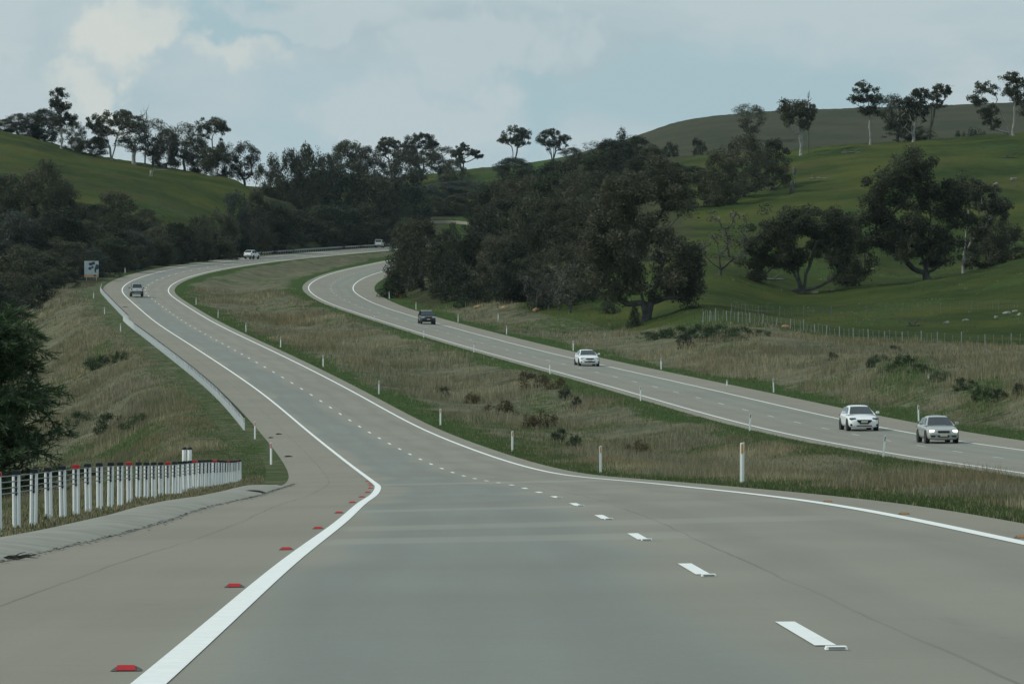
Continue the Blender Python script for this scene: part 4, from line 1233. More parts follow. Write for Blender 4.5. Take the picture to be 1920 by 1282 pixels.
def make_tree(seed, h=12.0, crown0=.30, rad=4.5, profile='dome', clumps=46, clump_r=1.15, flat=.6, leaves=70, leaf=.42,
              hollow=.55, trunk_r=.30, lean=.08, forks=1, leafmat='leaf_gum', bark='bark', droop=.4, lobes=5, stems=1, bare=0, C0=None, th0=None, lean_x=None):
    """a branching trunk with separate foliage clumps hung on its limbs"""
    rs = np.random.RandomState(seed)
    lob = [(rs.uniform(0, 6.28), rs.uniform(.3, .8), rs.uniform(.45, .62)) for _ in range(lobes)]
    def radius(t, az):
        if profile == 'dome': r = math.sqrt(max(0, 1 - (2 * (t - .42) / 1.16)**2)) if t > .0 else .3
        elif profile == 'umbrella': r = (.35 + .65 * min(1, t / .55)) * math.sqrt(max(0, 1 - max(0, (t - .55) / .47)**2))
        elif profile == 'cone': r = 1.05 * (1 - t)**.8 + .04
        elif profile == 'ball': r = math.sqrt(max(0, 1 - (2 * t - 1)**2))
        elif profile == 'tall': r = .45 + .5 * math.sin(t * 3.0) * (.7 + .3 * math.sin(t * 9))
        else: r = 1
        return rad * r * (1 + .28 * math.sin(az * 2 + seed) + .18 * math.sin(az * 3 + 2.1 * seed))
    C = []
    tries = 0
    while C0 is None and len(C) < clumps and tries < 6000:
        tries += 1
        t = rs.uniform(0, 1); az = rs.uniform(0, 6.283)
        rr = radius(t, az) * (1 - hollow * rs.rand()**1.6) * (.25 + .75 * math.sqrt(rs.rand())) / (.25 + .75 * .8)
        p = np.array([rr * math.cos(az), rr * math.sin(az), h * (crown0 + (1 - crown0) * t) - clump_r * .4])
        if len(C) and min(np.linalg.norm((p - q) * [1, 1, 1.5]) for q in C) < clump_r * .72: continue
        C.append(p)
    C = np.array(C if C0 is None else C0); C = C[np.argsort(C[:, 2] + .35 * np.hypot(C[:, 0], C[:, 1]))]
    nodes, parent = [], []
    tips = []
    for s in range(stems):
        a = rs.uniform(0, 6.28); ln = lean * (1 if stems == 1 else 2.6)
        root = np.array([0, 0, -.4])
        prev = -1; th = h * (crown0 + (1 - crown0) * (.55 if profile != 'cone' else .97)); K = 7
        if th0: th = th0
        if lean_x is not None: a = rs.uniform(-.5, .5) if lean_x[s % len(lean_x)] > 0 else math.pi + rs.uniform(-.5, .5); ln = abs(lean_x[s % len(lean_x)])
        for k in range(K + 1):
            q = k / K
            p = root + np.array([math.cos(a) * ln * th * q**1.3 + .12 * math.sin(k * 2.1 + seed), math.sin(a) * ln * th * q**1.3 + .12 * math.cos(k * 1.7 + seed), th * q])
            nodes.append(p); parent.append(prev); prev = len(nodes) - 1
    for c in C:
        N = np.array(nodes); dv = c - N
        hd = np.hypot(dv[:, 0], dv[:, 1])
        cost = np.linalg.norm(dv, axis=1) + 2.2 * np.maximum(0, .45 * hd - dv[:, 2]) + 50 * (N[:, 2] < h * crown0 * .55)
        j = int(cost.argmin()); p0 = N[j]; L = np.linalg.norm(c - p0); K = max(2, int(L / 1.3)); prev = j
        side = rs.normal(size=3) * .10 * L
        for k in range(1, K + 1):
            q = k / K
            p = p0 + (c - p0) * q + side * math.sin(q * 3.14) + np.array([0, 0, -.10 * L * math.sin(q * 3.14)]) * (1 if profile != 'cone' else -.5)
            nodes.append(p); parent.append(prev); prev = len(nodes) - 1
        tips.append(prev)
    n = len(nodes); load = np.zeros(n)
    for t in tips: load[t] += 1
    for i in range(n - 1, -1, -1):
        if parent[i] >= 0: load[parent[i]] += load[i]
    rad_n = trunk_r * np.sqrt(np.maximum(load, .25) / max(load.max(), 1)) ** 1.05
    for i in range(n): 
        if nodes[i][2] < .9: rad_n[i] *= 1 + .45 * (1 - max(nodes[i][2], -.4) / .9) ** 2 * .6
    segs = [(nodes[parent[i]], nodes[i], max(rad_n[parent[i]] if load[parent[i]] < load[i] * 2.5 else rad_n[i] * 1.15, .02), max(rad_n[i], .018)) for i in range(n) if parent[i] >= 0]
    # dead twigs showing through the crown
    for k in range(6 + bare):
        i = rs.randint(n // 3, n); p = nodes[i]; dr = rs.normal(size=3); dr[2] = abs(dr[2]) * .8; dr /= np.linalg.norm(dr)
        L = h * rs.uniform(.05, .11); q = p + dr * L
        segs.append((p, q, max(rad_n[i] * .5, .025), .012))
        for z in range(2):
            d2 = dr + rs.normal(size=3) * .5; segs.append((p + dr * L * .6, q + d2 * L * .3, .018, .008))
    tv, tf = tubes_np(segs, 6)
    tm = mesh_np('trunk', tv, tf, M[bark], True)
    if leaves == 0: return tm, None, h, rad
    cen = []
    for c in C:
        k = int(leaves * rs.uniform(.6, 1.35)); r = clump_r * rs.uniform(.75, 1.3)
        d = rs.normal(size=(k, 3)); d /= np.linalg.norm(d, axis=1)[:, None]
        q = d * (rs.rand(k, 1) ** .45) * r
        q[:, 2] *= flat; q[:, 2] -= .18 * (q[:, 0]**2 + q[:, 1]**2) / r * flat
        # a thin skirt of hanging sprays
        hang = rs.rand(k) < .16; q[hang, 2] -= rs.rand(hang.sum()) * r * .55
        cen.append(c + q)
    cen = np.concatenate(cen)
    lv, lf = leaf_quads(rs, cen, leaf, .42, droop)
    cm = mesh_np('crown', lv, lf, M[leafmat], False)
    top = np.percentile(lv[:, 2], 99.2); half = .5 * (np.percentile(np.abs(lv[:, 0]), 95) + np.percentile(np.abs(lv[:, 1]), 95))
    return tm, cm, float(top), float(half)
TK = {}
def kind(name, variants, **kw):
    TK[name] = [make_tree(s, **kw) for s in variants]
# open gums with visible limbs, for the skylines
kind('open', (1, 2, 3, 4, 5), h=13, crown0=.30, rad=4.6, profile='umbrella', clumps=54, clump_r=1.3, flat=.62, leaves=165, leaf=0.33, hollow=.45, trunk_r=.36, lean=.10)
kind('round', (13, 14, 17), h=13, crown0=.26, rad=4.6, profile='ball', clumps=80, clump_r=1.0, flat=.95, leaves=126, leaf=0.32, hollow=.35, trunk_r=.30, lean=.05)
kind('tall', (11, 12), h=16, crown0=.28, rad=3.6, profile='tall', clumps=50, clump_r=1.2, flat=.65, leaves=165, leaf=0.32, trunk_r=.36, bark='bark_pale', lean=.06)
kind('pale', (15, 16), h=14, crown0=.36, rad=4.4, profile='umbrella', clumps=46, clump_r=1.3, flat=.6, leaves=165, leaf=0.32, trunk_r=.34, bark='bark_pale', stems=2, lean=.07)
kind('dense', (21, 22, 23, 24, 25, 26), h=11, crown0=.10, rad=5.0, profile='dome', clumps=74, clump_r=1.35, flat=.75, leaves=195, leaf=0.38, hollow=.35, trunk_r=.32)
kind('dark', (31, 32, 33, 34), h=12, crown0=.06, rad=4.6, profile='dome', clumps=84, clump_r=1.3, flat=.85, leaves=195, leaf=0.36, hollow=.30, trunk_r=.30, leafmat='leaf_dark')
kind('olive', (41, 42, 43), h=12, crown0=.14, rad=5.2, profile='dome', clumps=70, clump_r=1.3, flat=.7, leaves=187, leaf=0.35, hollow=.40, trunk_r=.34, leafmat='leaf_olive')
kind('blue', (45, 46), h=11, crown0=.10, rad=4.8, profile='dome', clumps=70, clump_r=1.3, flat=.75, leaves=187, leaf=0.36, trunk_r=.30, leafmat='leaf_blue')
kind('big', (51, 52, 53), h=18, crown0=.20, rad=7.4, profile='dome', clumps=150, clump_r=1.25, flat=.62, leaves=225, leaf=0.29, hollow=.42, trunk_r=.60, leafmat='leaf_olive', lean=.05, bare=16)
kind('spread', (61, 62), h=13, crown0=.26, rad=8.0, profile='umbrella', clumps=112, clump_r=1.22, flat=.6, leaves=210, leaf=0.29, hollow=.45, trunk_r=.55, leafmat='leaf_gum', stems=2, lean=.10, bare=12)
kind('conifer', (71, 72), h=6, crown0=.02, rad=2.0, profile='cone', clumps=70, clump_r=.6, flat=.9, leaves=70, leaf=.26, hollow=.3, trunk_r=.14, leafmat='leaf_dark', droop=.1)
kind('bush', (81, 82, 83), h=2.2, crown0=.0, rad=1.6, profile='dome', clumps=34, clump_r=.45, flat=.85, leaves=90, leaf=.17, hollow=.3, trunk_r=.06, leafmat='leaf_dark', stems=3)
kind('gorse', (85, 86), h=1.4, crown0=.0, rad=1.1, profile='dome', clumps=30, clump_r=.32, flat=.85, leaves=130, leaf=.10, hollow=.3, trunk_r=.04, leafmat='leaf_rust', stems=3, droop=-.6)
kind('bramble', (87, 88), h=1.3, crown0=.0, rad=1.9, profile='dome', clumps=34, clump_r=.45, flat=.7, leaves=120, leaf=.13, hollow=.3, trunk_r=.03, leafmat='leaf_lush', stems=3)
kind('thin', (91, 92), h=8, crown0=.25, rad=2.6, profile='tall', clumps=30, clump_r=.7, flat=.8, leaves=40, leaf=.25, hollow=.4, trunk_r=.16, leafmat='leaf_grey', bare=20)
kind('dead', (95, 96), h=12, crown0=.30, rad=3.0, profile='tall', clumps=22, clump_r=.8, leaves=0, trunk_r=.36, bark='deadwood', bare=26, stems=2, lean=.05)
NAMES = {'round': 'gum_tree', 'open': 'gum_tree', 'tall': 'gum_tree', 'pale': 'gum_tree', 'dense': 'gum_tree', 'dark': 'evergreen_tree', 'olive': 'gum_tree', 'blue': 'gum_tree', 'big': 'gum_tree', 'spread': 'gum_tree', 'conifer': 'conifer', 'bush': 'bush', 'gorse': 'gorse_bush', 'bramble': 'bramble', 'thin': 'sapling', 'dead': 'dead_tree'}
CATS = {'conifer': 'conifer', 'bush': 'bush', 'gorse': 'bush', 'bramble': 'bush'}
_tc = {}
_tr = random.Random(77)
def bush(kd, u, vbase, vtop, hw, label, group=None, dmin=16):
    """a shrub whose foot is seen at row vbase"""
    q = hit(u, vbase, dmin)
    return tree(kd, u, q.y, vtop, hw, label, group)
def tree(kd, u, d, vtop, hw, label, group=None, base=None, rz=None, var=None):
    """u: bearing, d: distance, vtop: row of the crown's top, hw: half width in the photograph's pixels"""
    i = _tc.get(kd, 0); _tc[kd] = i + 1
    v = TK[kd][(i if var is None else var) % len(TK[kd])]
    p = on_ground(u, d)
    H = (CY - vtop) * d / F_PX + EYE - p.z
    H = max(H, .8)
    sx = hw * d / F_PX / v[3]
    root = empty(NAMES[kd], p - Vector((0, 0, .1)), _tr.uniform(0, 6.28) if rz is None else rz)
    root.scale = (sx, sx, H / v[2])
    o = link('trunk', v[0], root)
    if v[1]: link('crown', v[1], root)
    tag(root, label, CATS.get(kd, 'tree'), group)
    return root

def lobed(u0, d, lobs, label, group=None, leafmat='leaf_gum', bark='bark', trunk_r=.3, stems=2, lean_x=(.10, -.10), leaf=.34, dens=1.0, seed=1, flat=.75, name='gum_tree', dl=15):
    """a gum whose foliage stands in the rounded lobes the photograph shows: (bearing, row, half width, half height)"""
    rs = np.random.RandomState(seed); p = on_ground(u0, d); m = d / F_PX
    C, cr = [], []
    for (u, v, ru, rv) in lobs:
        rx, rz = ru * m * 1.28, rv * m * 1.28; x0 = (u - u0) * m; z0 = (CY - v) * m + EYE - p.z
        r = max(.55, min(rx, rz) * .42); n = max(3, int(dens * 2.6 * rx * rx * rz / r**3 / 4.0)); n = min(n, 26)
        for k in range(n):
            q = rs.normal(size=3); q /= np.linalg.norm(q); q *= rs.rand() ** .4
            C.append((x0 + q[0] * (rx - r * .55), q[1] * (rx - r * .4) * 1.05 + rs.normal(0, .3), max(.8, z0 + q[2] * max(rz - r * .55 * flat, .1)))); cr.append(r)
    # looser sprays between neighbouring lobes
    L = [((u - u0) * m, (CY - v) * m + EYE - p.z, ru * m, rv * m) for u, v, ru, rv in lobs]
    for i in range(int(len(L) * 2.6)):
        a = L[rs.randint(len(L))]; b = sorted(L, key=lambda q: (q[0] - a[0])**2 + (q[1] - a[1])**2)[1 + rs.randint(min(3, len(L) - 1))]
        t = rs.uniform(.25, .75)
        C.append((a[0] + (b[0] - a[0]) * t + rs.normal(0, .3) * a[2], rs.normal(0, .5) * a[2], max(.8, a[1] + (b[1] - a[1]) * t + rs.normal(0, .35) * a[3]))); cr.append(cr[0])
    C = np.array(C); r = float(np.median(cr)); H = float(C[:, 2].max())
    v = make_tree(seed, h=H, crown0=max(.1, float(C[:, 2].min()) / H * .6), clump_r=r, flat=flat, leaves=int(min(420, 30 + dl * (r / leaf)**2)), leaf=leaf, trunk_r=trunk_r, stems=stems, lean=.1, leafmat=leafmat, bark=bark,
                  C0=C, th0=float(np.percentile(C[:, 2], 55)), lean_x=lean_x, bare=10)
    root = empty(name, p - Vector((0, 0, .1)))
    link('trunk', v[0], root); link('crown', v[1], root)
    return tag(root, label, 'tree', group)
def row(kd_list, items, fmt, group, side='from the left'):
    """items (u, d, vtop, hw[, kind]); every member gets its own place in the row"""
    items = sorted(items, key=lambda q: q[0])
    for i, it in enumerate(items):
        k = it[4] if len(it) > 4 else kd_list[i % len(kd_list)]
        w = ORD[i] if i < len(ORD) else str(i + 1) + 'th'
        w = 'first' if i == 0 else w
        tree(k, it[0], it[1], it[2], it[3], fmt % w, group)
# skyline of the left hill
S = [(-30, 1125, 225, 34, 'dense', 'dark low gum at the very left end of the left skyline'),
 (8, 1130, 224, 26, 'dense', 'low rounded gum at the left edge of the left hill skyline'),
 (33, 1125, 213, 22, 'open', 'thin airy gum left of the dense clump on the left skyline'),
 (62, 1130, 214, 30, 'dense', 'dense dark gum left of the tallest gum on the left skyline'),
 (84, 1128, 205, 32, 'dark', 'darkest bushy tree under the tallest gum on the left skyline'),
 (140, 1118, 228, 24, 'dense', 'dense round gum right of the tallest gum on the left skyline'),
 (178, 1112, 258, 26, 'dense', 'low dark tree under the spreading gum on the left skyline'),
 (250, 1092, 217, 26, 'tall', 'slim gum on a pale trunk right of the wide open crowned gum'),
 (286, 1098, 224, 28, 'open', 'open gum behind the dead spire on the left skyline'),
 (312, 1104, 245, 28, 'dense', 'dense gum low in the gap right of the dead spire'),
 (346, 1102, 232, 26, 'open', 'open gum left of the round headed gum on the left skyline'),
 (372, 1108, 258, 26, 'dense', 'low thick gum beneath the round headed gum'),
 (418, 1112, 268, 22, 'dense', 'small gum tucked right of the round headed gum'),
 (458, 1112, 267, 27, 'open', 'single rounded gum standing alone where the left skyline dips'),
 (508, 1125, 295, 24, 'dense', 'first low gum in the dip between the two skylines'),
 (545, 1150, 284, 28, 'dense', 'second gum in the dip, with a domed crown'),
 (573, 1160, 276, 34, 'dense', 'third and widest gum in the dip between the skylines')]
for u, d, vt, hw, k, lab in S: tree(k, u, d, vt, hw, lab, 'gums along the left hill skyline')
tree('dead', 272, 1094, 197, 13, 'bare dead spire rising above the left skyline gums')
S = [(612, 1560, 290, 26, 'dense', 'rounded gum at the left end of the middle skyline'), (650, 1580, 266, 40, 'dense', 'broad domed gum on the middle skyline'), (692, 1590, 276, 30, 'dense', 'lower gum in the notch of the middle skyline'),
 (826, 1570, 276, 28, 'open', 'gum right of the highest gum on the middle skyline'),
 (760, 1540, 285, 40, 'dense', 'low gum in front of the highest gum of the middle skyline'), (848, 1545, 300, 22, 'dense', 'low gum under the lopsided open gum'),
 (962, 1540, 296, 38, 'dark', 'low dark thicket tree below the bare stemmed gum'),
 (1092, 1560, 267, 20, 'thin', 'thin bare sapling on the ridge right of the airy gum'), (1072, 1540, 277, 22, 'open', 'small gum beside the thin sapling on the ridge')]
for u, d, vt, hw, k, lab in S: tree(k, u, d, vt, hw, lab, 'gums along the middle skyline')
S = [(1166, 1120, 241, 18, 'conifer', 'pointed conifer poking above the ridge in the middle'), (1140, 1110, 262, 34, 'dark', 'dark tree left below the pointed conifer on the ridge'), (1196, 1100, 256, 34, 'dark', 'dark tree right of the pointed conifer on the ridge'), (1222, 1080, 275, 30, 'dense', 'gum at the foot of the brown hill right of the pointed conifer'),
 (1255, 1125, 266, 13, 'bush', 'left of two small dark bushes below the brown hill'), (1309, 1115, 259, 14, 'bush', 'right of two small dark bushes below the brown hill'),
 (1406, 1500, 196, 29, 'open', 'distant wide gum on the rim of the brown hill'), (1682, 985, 178, 34, 'open', 'lower gum in the middle of the crest clump'), (1712, 975, 236, 34, 'dark', 'low dark bush under the crest clump'),
 (1935, 965, 150, 30, 'open', 'gum cut by the right edge of the photo on the crest'),
 (1800, 1330, 246, 16, 'bush', 'left one of three low distant bushes on the brown hill'), (1826, 1335, 242, 18, 'bush', 'middle one of three low distant bushes on the brown hill'), (1846, 1330, 246, 15, 'bush', 'right one of three low distant bushes on the brown hill')]
for u, d, vt, hw, k, lab in S: tree(k, u, d, vt, hw, lab, 'trees on the right hand crest')
tree('dead', 1516, 930, 166, 8, 'thin dead spire beside the flat topped gum on the crest')
tree('thin', 1352, 615, 395, 38, 'bare grey dead gum left of the spreading paddock gum')
lobed(210, 1098, [(200,221,33,13),(226,215,27,11),(180,234,19,11),(241,235,17,11),(206,246,27,9),(186,262,14,8)], 'wide open crowned gum with splayed limbs on the left skyline', 'gums along the left hill skyline', 'leaf_gum', 'bark_pale', .26, 2, (.22, -.22), .40, 1.0, 21, .7)
lobed(397, 1085, [(400,229,27,12),(418,240,15,12),(384,244,14,12),(398,284,26,16),(390,308,19,11),(415,300,13,12)], 'tall round headed gum on a pale trunk at the right of the left skyline', 'gums along the left hill skyline', 'leaf_gum', 'bark_pale', .26, 1, (.02,), .40, 1.0, 22, .75)
lobed(115, 1096, [(112,174,15,10),(104,192,10,8),(118,200,17,10),(132,222,16,10),(110,226,16,10)], 'tallest gum with a pale trunk standing over the left skyline clump', 'gums along the left hill skyline', 'leaf_gum', 'bark_pale', .26, 1, (.02,), .40, 1.0, 23, .75)
lobed(965, 1585, [(962,246,23,9),(984,250,13,9),(945,261,13,9),(970,265,21,9)], 'rounded gum on a bare stem standing in the sky gap', 'gums along the middle skyline', 'leaf_gum', 'bark', .26, 2, (.12, -.12), .50, 1.0, 24, .8)
lobed(1037, 1590, [(1030,249,19,9),(1055,256,17,9),(1015,264,11,7),(1040,272,25,8)], 'airy gum right of the bare stemmed gum in the sky gap', 'gums along the middle skyline', 'leaf_gum', 'bark', .24, 3, (.2, -.2, .05), .46, .7, 25, .8)
lobed(866, 1560, [(868,274,13,8),(885,284,15,7),(855,288,11,7),(865,300,11,8),(898,292,7,5)], 'lopsided open gum at the right end of the middle skyline', 'gums along the middle skyline', 'leaf_gum', 'bark', .28, 2, (.12, -.08), .50, 1.0, 26, .8)
lobed(790, 1580, [(785,260,22,10),(808,266,18,11),(765,276,18,12),(795,284,30,12),(815,292,14,11),(775,300,22,12)], 'highest and widest gum of the middle skyline', 'gums along the middle skyline', 'leaf_gum', 'bark', .30, 2, (.15, -.15), .50, 1.0, 27, .8)
lobed(736, 1570, [(728,266,16,8),(745,272,14,9),(716,276,10,7),(735,286,20,9)], 'open crowned gum left of the highest gum on the middle skyline', 'gums along the middle skyline', 'leaf_gum', 'bark', .28, 2, (.15, -.15), .50, 1.0, 28, .8)
lobed(1502, 925, [(1478,200,24,14),(1504,202,24,14),(1521,212,12,11),(1474,222,14,11),(1510,232,13,10)], 'flat topped dense gum on a pale trunk at the green crest', 'trees on the right hand crest', 'leaf_gum', 'bark_pale', .26, 2, (-.06, .06), .36, 1.1, 29, .8)
lobed(1632, 960, [(1622,164,23,12),(1605,184,15,9),(1641,185,19,11),(1630,206,17,9)], 'airy domed gum on the green crest', 'trees on the right hand crest', 'leaf_gum', 'bark_pale', .20, 1, (-.04,), .38, .8, 30, .75)
lobed(1712, 955, [(1726,174,19,10),(1700,190,21,11),(1716,214,25,16),(1695,226,15,12),(1727,200,19,12)], 'dark gum of the crest clump on a short pale trunk', 'trees on the right hand crest', 'leaf_gum', 'bark_pale', .28, 2, (.1, -.1), .38, 1.0, 31, .75)
lobed(1742, 990, [(1765,165,17,8),(1780,175,11,7),(1750,180,13,8),(1760,194,13,8)], 'outer gum at the right of the crest clump', 'trees on the right hand crest', 'leaf_gum', 'bark', .22, 2, (.2, .1), .38, .8, 32, .75)
lobed(1894, 952, [(1846,164,23,11),(1830,184,15,10),(1850,206,24,14),(1860,230,17,11)], 'left gum of the white trunked pair at the right edge', 'trees on the right hand crest', 'leaf_gum', 'bark_pale', .24, 1, (-.45,), .38, .9, 33, .75)
lobed(1899, 950, [(1895,145,19,10),(1915,156,13,12),(1890,170,17,9),(1912,186,15,12)], 'right gum of the white trunked pair at the right edge', 'trees on the right hand crest', 'leaf_gum', 'bark_pale', .24, 1, (.08,), .38, .9, 34, .75)
# big paddock trees
lobed(1211, 548, [(1215,338,58,38),(1165,368,45,38),(1272,372,48,46),(1122,440,42,42),(1185,440,62,52),(1258,448,62,52),(1112,500,36,40),(1170,520,52,40),(1248,520,60,36),(1300,480,32,38),(1298,540,24,22)], 'largest gum right of the dark wood with several crooked trunks', None, 'leaf_olive', 'bark', .42, 3, (.14, -.16, .30), .32, 1.0, 5, dl=21)
lobed(1738, 640, [(1710,312,48,28),(1658,345,44,34),(1715,360,58,42),(1775,350,44,32),(1640,400,30,32),(1682,408,48,38),(1745,420,56,46),(1800,398,34,32),(1700,458,48,32),(1762,470,42,32),(1652,452,28,22)], 'largest domed gum in the paddock, in front of the green slope', None, 'leaf_gum', 'bark', .42, 3, (.05, -.22, .20), .32, 1.0, 8, dl=21)
lobed(1503, 628, [(1460,412,52,25),(1528,410,56,25),(1578,424,34,25),(1424,448,42,32),(1490,444,48,32),(1548,458,42,36),(1412,498,32,32),(1402,532,26,16),(1578,474,24,36),(1482,486,28,22),(1452,478,28,22)], 'spreading paddock gum forking low into two trunks', None, 'leaf_gum', 'bark', .40, 3, (.30, -.14, -.34), .32, 1.0, 11, dl=21)
lobed(1806, 655, [(1835,352,36,18),(1866,384,34,18),(1832,418,22,26),(1815,470,20,26)], 'slim pale trunked gum against the right flank of the domed gum', None, 'leaf_gum', 'bark_pale', .24, 1, (.10,), .32, 1.0, 14, dl=21)
tree('olive', 1868, 662, 372, 36, 'drooping gum at the right end of the paddock clump')
tree('dense', 1850, 668, 432, 36, 'low dark tree below the drooping gum in the paddock')
tree('dense', 1905, 672, 440, 34, 'low dark tree at the right edge of the photo in the paddock')
tree('dense', 1590, 640, 402, 34, 'gum behind the right shoulder of the spreading paddock gum')
tree('olive', 1395, 815, 252, 52, 'clumped gum high on the slope left of the flat topped crest gum')
tree('olive', 1448, 830, 262, 40, 'right hand neighbour of the clumped gum high on the slope')
tree('dense', 1345, 800, 285, 38, 'left hand neighbour of the clumped gum high on the slope')
tree('conifer', 1190, 540, 566, 11, 'small dark conifer against the foot of the largest gum')
tree('conifer', 736, 690, 502, 25, 'dark round conifer at the inside of the oncoming bend')
# wood on the left below the green hill
row(['dense', 'olive', 'dark', 'blue'], [(-40, 880, 330, 50), (5, 875, 326, 44), (42, 870, 336, 40), (84, 862, 303, 42, 'dense'), (118, 868, 338, 36), (150, 875, 380, 34), (182, 870, 384, 34), (214, 862, 360, 38, 'dense'), (246, 872, 402, 30), (276, 880, 392, 30)],
    'back row gum of the left hand wood, %s from the left', 'back row of the left wood')
row(['dense', 'blue', 'olive', 'dark', 'dense'], [(-30, 800, 405, 55), (25, 795, 398, 48), (70, 800, 408, 44), (112, 795, 392, 46), (160, 800, 415, 42), (205, 810, 420, 40), (250, 820, 432, 36), (290, 840, 426, 34), (330, 855, 418, 34), (372, 880, 408, 34), (410, 905, 400, 34), (442, 940, 362, 34), (478, 960, 360, 34)],
    'bushy middle row gum of the left hand wood, %s from the left', 'middle row of the left wood')
row(['dark', 'dense', 'dark', 'olive', 'blue'], [(-20, 735, 470, 56), (35, 728, 462, 50), (80, 738, 476, 46), (122, 745, 452, 44), (160, 760, 462, 36), (205, 790, 446, 38), (248, 810, 455, 34), (295, 838, 452, 30), (352, 875, 440, 34), (398, 905, 436, 32), (440, 935, 424, 32)],
    'front row tree of the left hand wood, %s from the left', 'front row of the left wood')
row(['dark', 'dense'], [(-30, 660, 520, 50), (20, 668, 512, 44), (62, 690, 520, 36), (100, 712, 506, 32)], 'low dark tree under the left hand wood beyond the feathery tree, %s from the left', 'low trees below the left wood')
row(['bush', 'bush'], [(335, 850, 465, 9, 'conifer'), (270, 838, 482, 22), (235, 800, 484, 20), (205, 765, 492, 16), (395, 900, 466, 18), (425, 925, 462, 14, 'gorse')], 'bush on the grass outside the left bend, %s from the left', 'bushes outside the left bend')
# dark wood above the far curve
row(['dark', 'dark', 'dense', 'dark'], [(470, 1000, 398, 38), (512, 1010, 385, 42), (545, 1180, 345, 44), (578, 1200, 328, 48), (618, 1220, 318, 48), (655, 1230, 326, 44), (692, 1250, 332, 46), (730, 1290, 342, 38), (762, 1330, 346, 34), (782, 1390, 352, 22)],
    'tall dark back row tree above the far curve, %s from the left', 'back row of the wood over the far curve')
row(['dark', 'dark', 'dense'], [(480, 985, 430, 34), (520, 1020, 420, 38), (562, 1070, 395, 42), (604, 1110, 385, 44), (646, 1150, 388, 42), (684, 1190, 385, 42), (716, 1230, 395, 36), (742, 1270, 402, 30)],
    'dark tree standing behind the guard rail of the far curve, %s from the left', 'front row of the wood over the far curve')
row(['blue', 'dense'], [(795, 1480, 350, 36), (838, 1500, 342, 38), (872, 1500, 338, 38), (908, 1490, 345, 36), (850, 1415, 366, 34), (812, 1412, 368, 30), (886, 1418, 362, 34)],
    'distant bluish tree behind the far road on the hillside, %s from the left', 'distant trees behind the far road')
# wood right of the oncoming carriageway
row(['dense'], [(768, 715, 412, 34, 'dense'), (792, 690, 414, 50, 'olive'), (757, 760, 416, 24, 'blue'), (850, 668, 420, 20, 'conifer'), (840, 662, 432, 38, 'dense'), (884, 645, 440, 44, 'dark'), (930, 632, 442, 46, 'olive'), (972, 617, 455, 40, 'dark'), (1020, 607, 470, 34, 'open'), (1068, 600, 456, 38, 'olive'), (1120, 606, 436, 44, 'olive')],
    'front row tree of the wood beside the oncoming road, %s from the left', 'front row of the right wood')
row(['dense', 'dark', 'dense', 'olive'], [(915, 735, 392, 40), (958, 705, 378, 52), (1005, 695, 372, 50), (1052, 690, 372, 50), (1100, 680, 372, 44, 'open'), (1146, 668, 368, 44, 'olive'), (1180, 660, 385, 40, 'olive')],
    'second row tree of the wood on the right slope, %s from the left', 'second row of the right wood')
row(['dark', 'dense', 'olive'], [(912, 880, 356, 38), (950, 860, 340, 46, 'olive'), (995, 850, 332, 48), (1042, 830, 326, 48), (1088, 810, 322, 48, 'olive'), (1134, 790, 320, 46, 'open'), (1270, 800, 318, 40)],
    'third row tree of the wood on the right slope, %s from the left', 'third row of the right wood')
row(['dark', 'dense', 'dark'], [(915, 1120, 344, 36), (952, 1100, 328, 42), (1000, 1060, 316, 48), (1045, 1030, 304, 46), (1088, 1010, 290, 46), (1130, 980, 284, 46), (1172, 950, 278, 46), (1215, 930, 290, 42), (1258, 900, 304, 38), (1300, 890, 312, 34)],
    'back row tree of the wood climbing to the ridge, %s from the left', 'back row of the right wood')
row(['thin', 'thin'], [(1005, 592, 502, 26), (1030, 590, 505, 22), (1068, 584, 492, 28), (1048, 588, 510, 22)], 'thin greyish sapling in front of the right wood, %s from the left', 'saplings before the right wood')
for i, (u, vb, vt, hw, k) in enumerate([(822, 556, 528, 24, 'bramble'), (845, 566, 534, 24, 'bramble'), (868, 580, 556, 18, 'bramble'), (890, 570, 520, 28, 'bush'), (930, 566, 520, 32, 'bush'), (975, 566, 520, 28, 'bush'), (1012, 580, 538, 24, 'bush'), (1050, 572, 535, 26, 'bush'), (1095, 575, 530, 24, 'bush'), (1140, 588, 560, 18, 'bush')]):
    bush(k, u, vb, vt, hw, 'low %s at the foot of the right wood, %s from the left' % ('pale green bramble' if k == 'bramble' else 'dark bush', 'first' if i == 0 else ORD[i]), 'undergrowth of the right wood', 400)
# brambles and bushes on the right bank
for i, (u, vb, vt, hw) in enumerate([(1215, 634, 620, 24), (1245, 638, 616, 28), (1275, 634, 610, 30), (1312, 632, 607, 30), (1350, 628, 606, 30), (1390, 630, 611, 28), (1425, 632, 616, 22), (1330, 640, 622, 24), (1375, 640, 622, 26)]):
    bush('bramble', u, vb, vt, hw, 'green bramble mound under the pale fence, %s from the left' % ('first' if i == 0 else ORD[i]), 'bramble mounds under the pale fence', 300)
bush('bush', 1284, 652, 624, 17, 'dark bush in front of the brambles on the right bank', None, 300)
for i, (u, vb, vt, hw) in enumerate([(1650, 682, 666, 22), (1672, 700, 682, 20), (1695, 684, 662, 24), (1725, 700, 682, 24), (1765, 716, 696, 28), (1805, 728, 706, 24), (1842, 744, 722, 24)]):
    bush('bramble', u, vb, vt, hw, 'green bramble mound in the dry grass of the right bank, %s from the left' % ('first' if i == 0 else ORD[i]), 'bramble mounds on the right bank', 230)
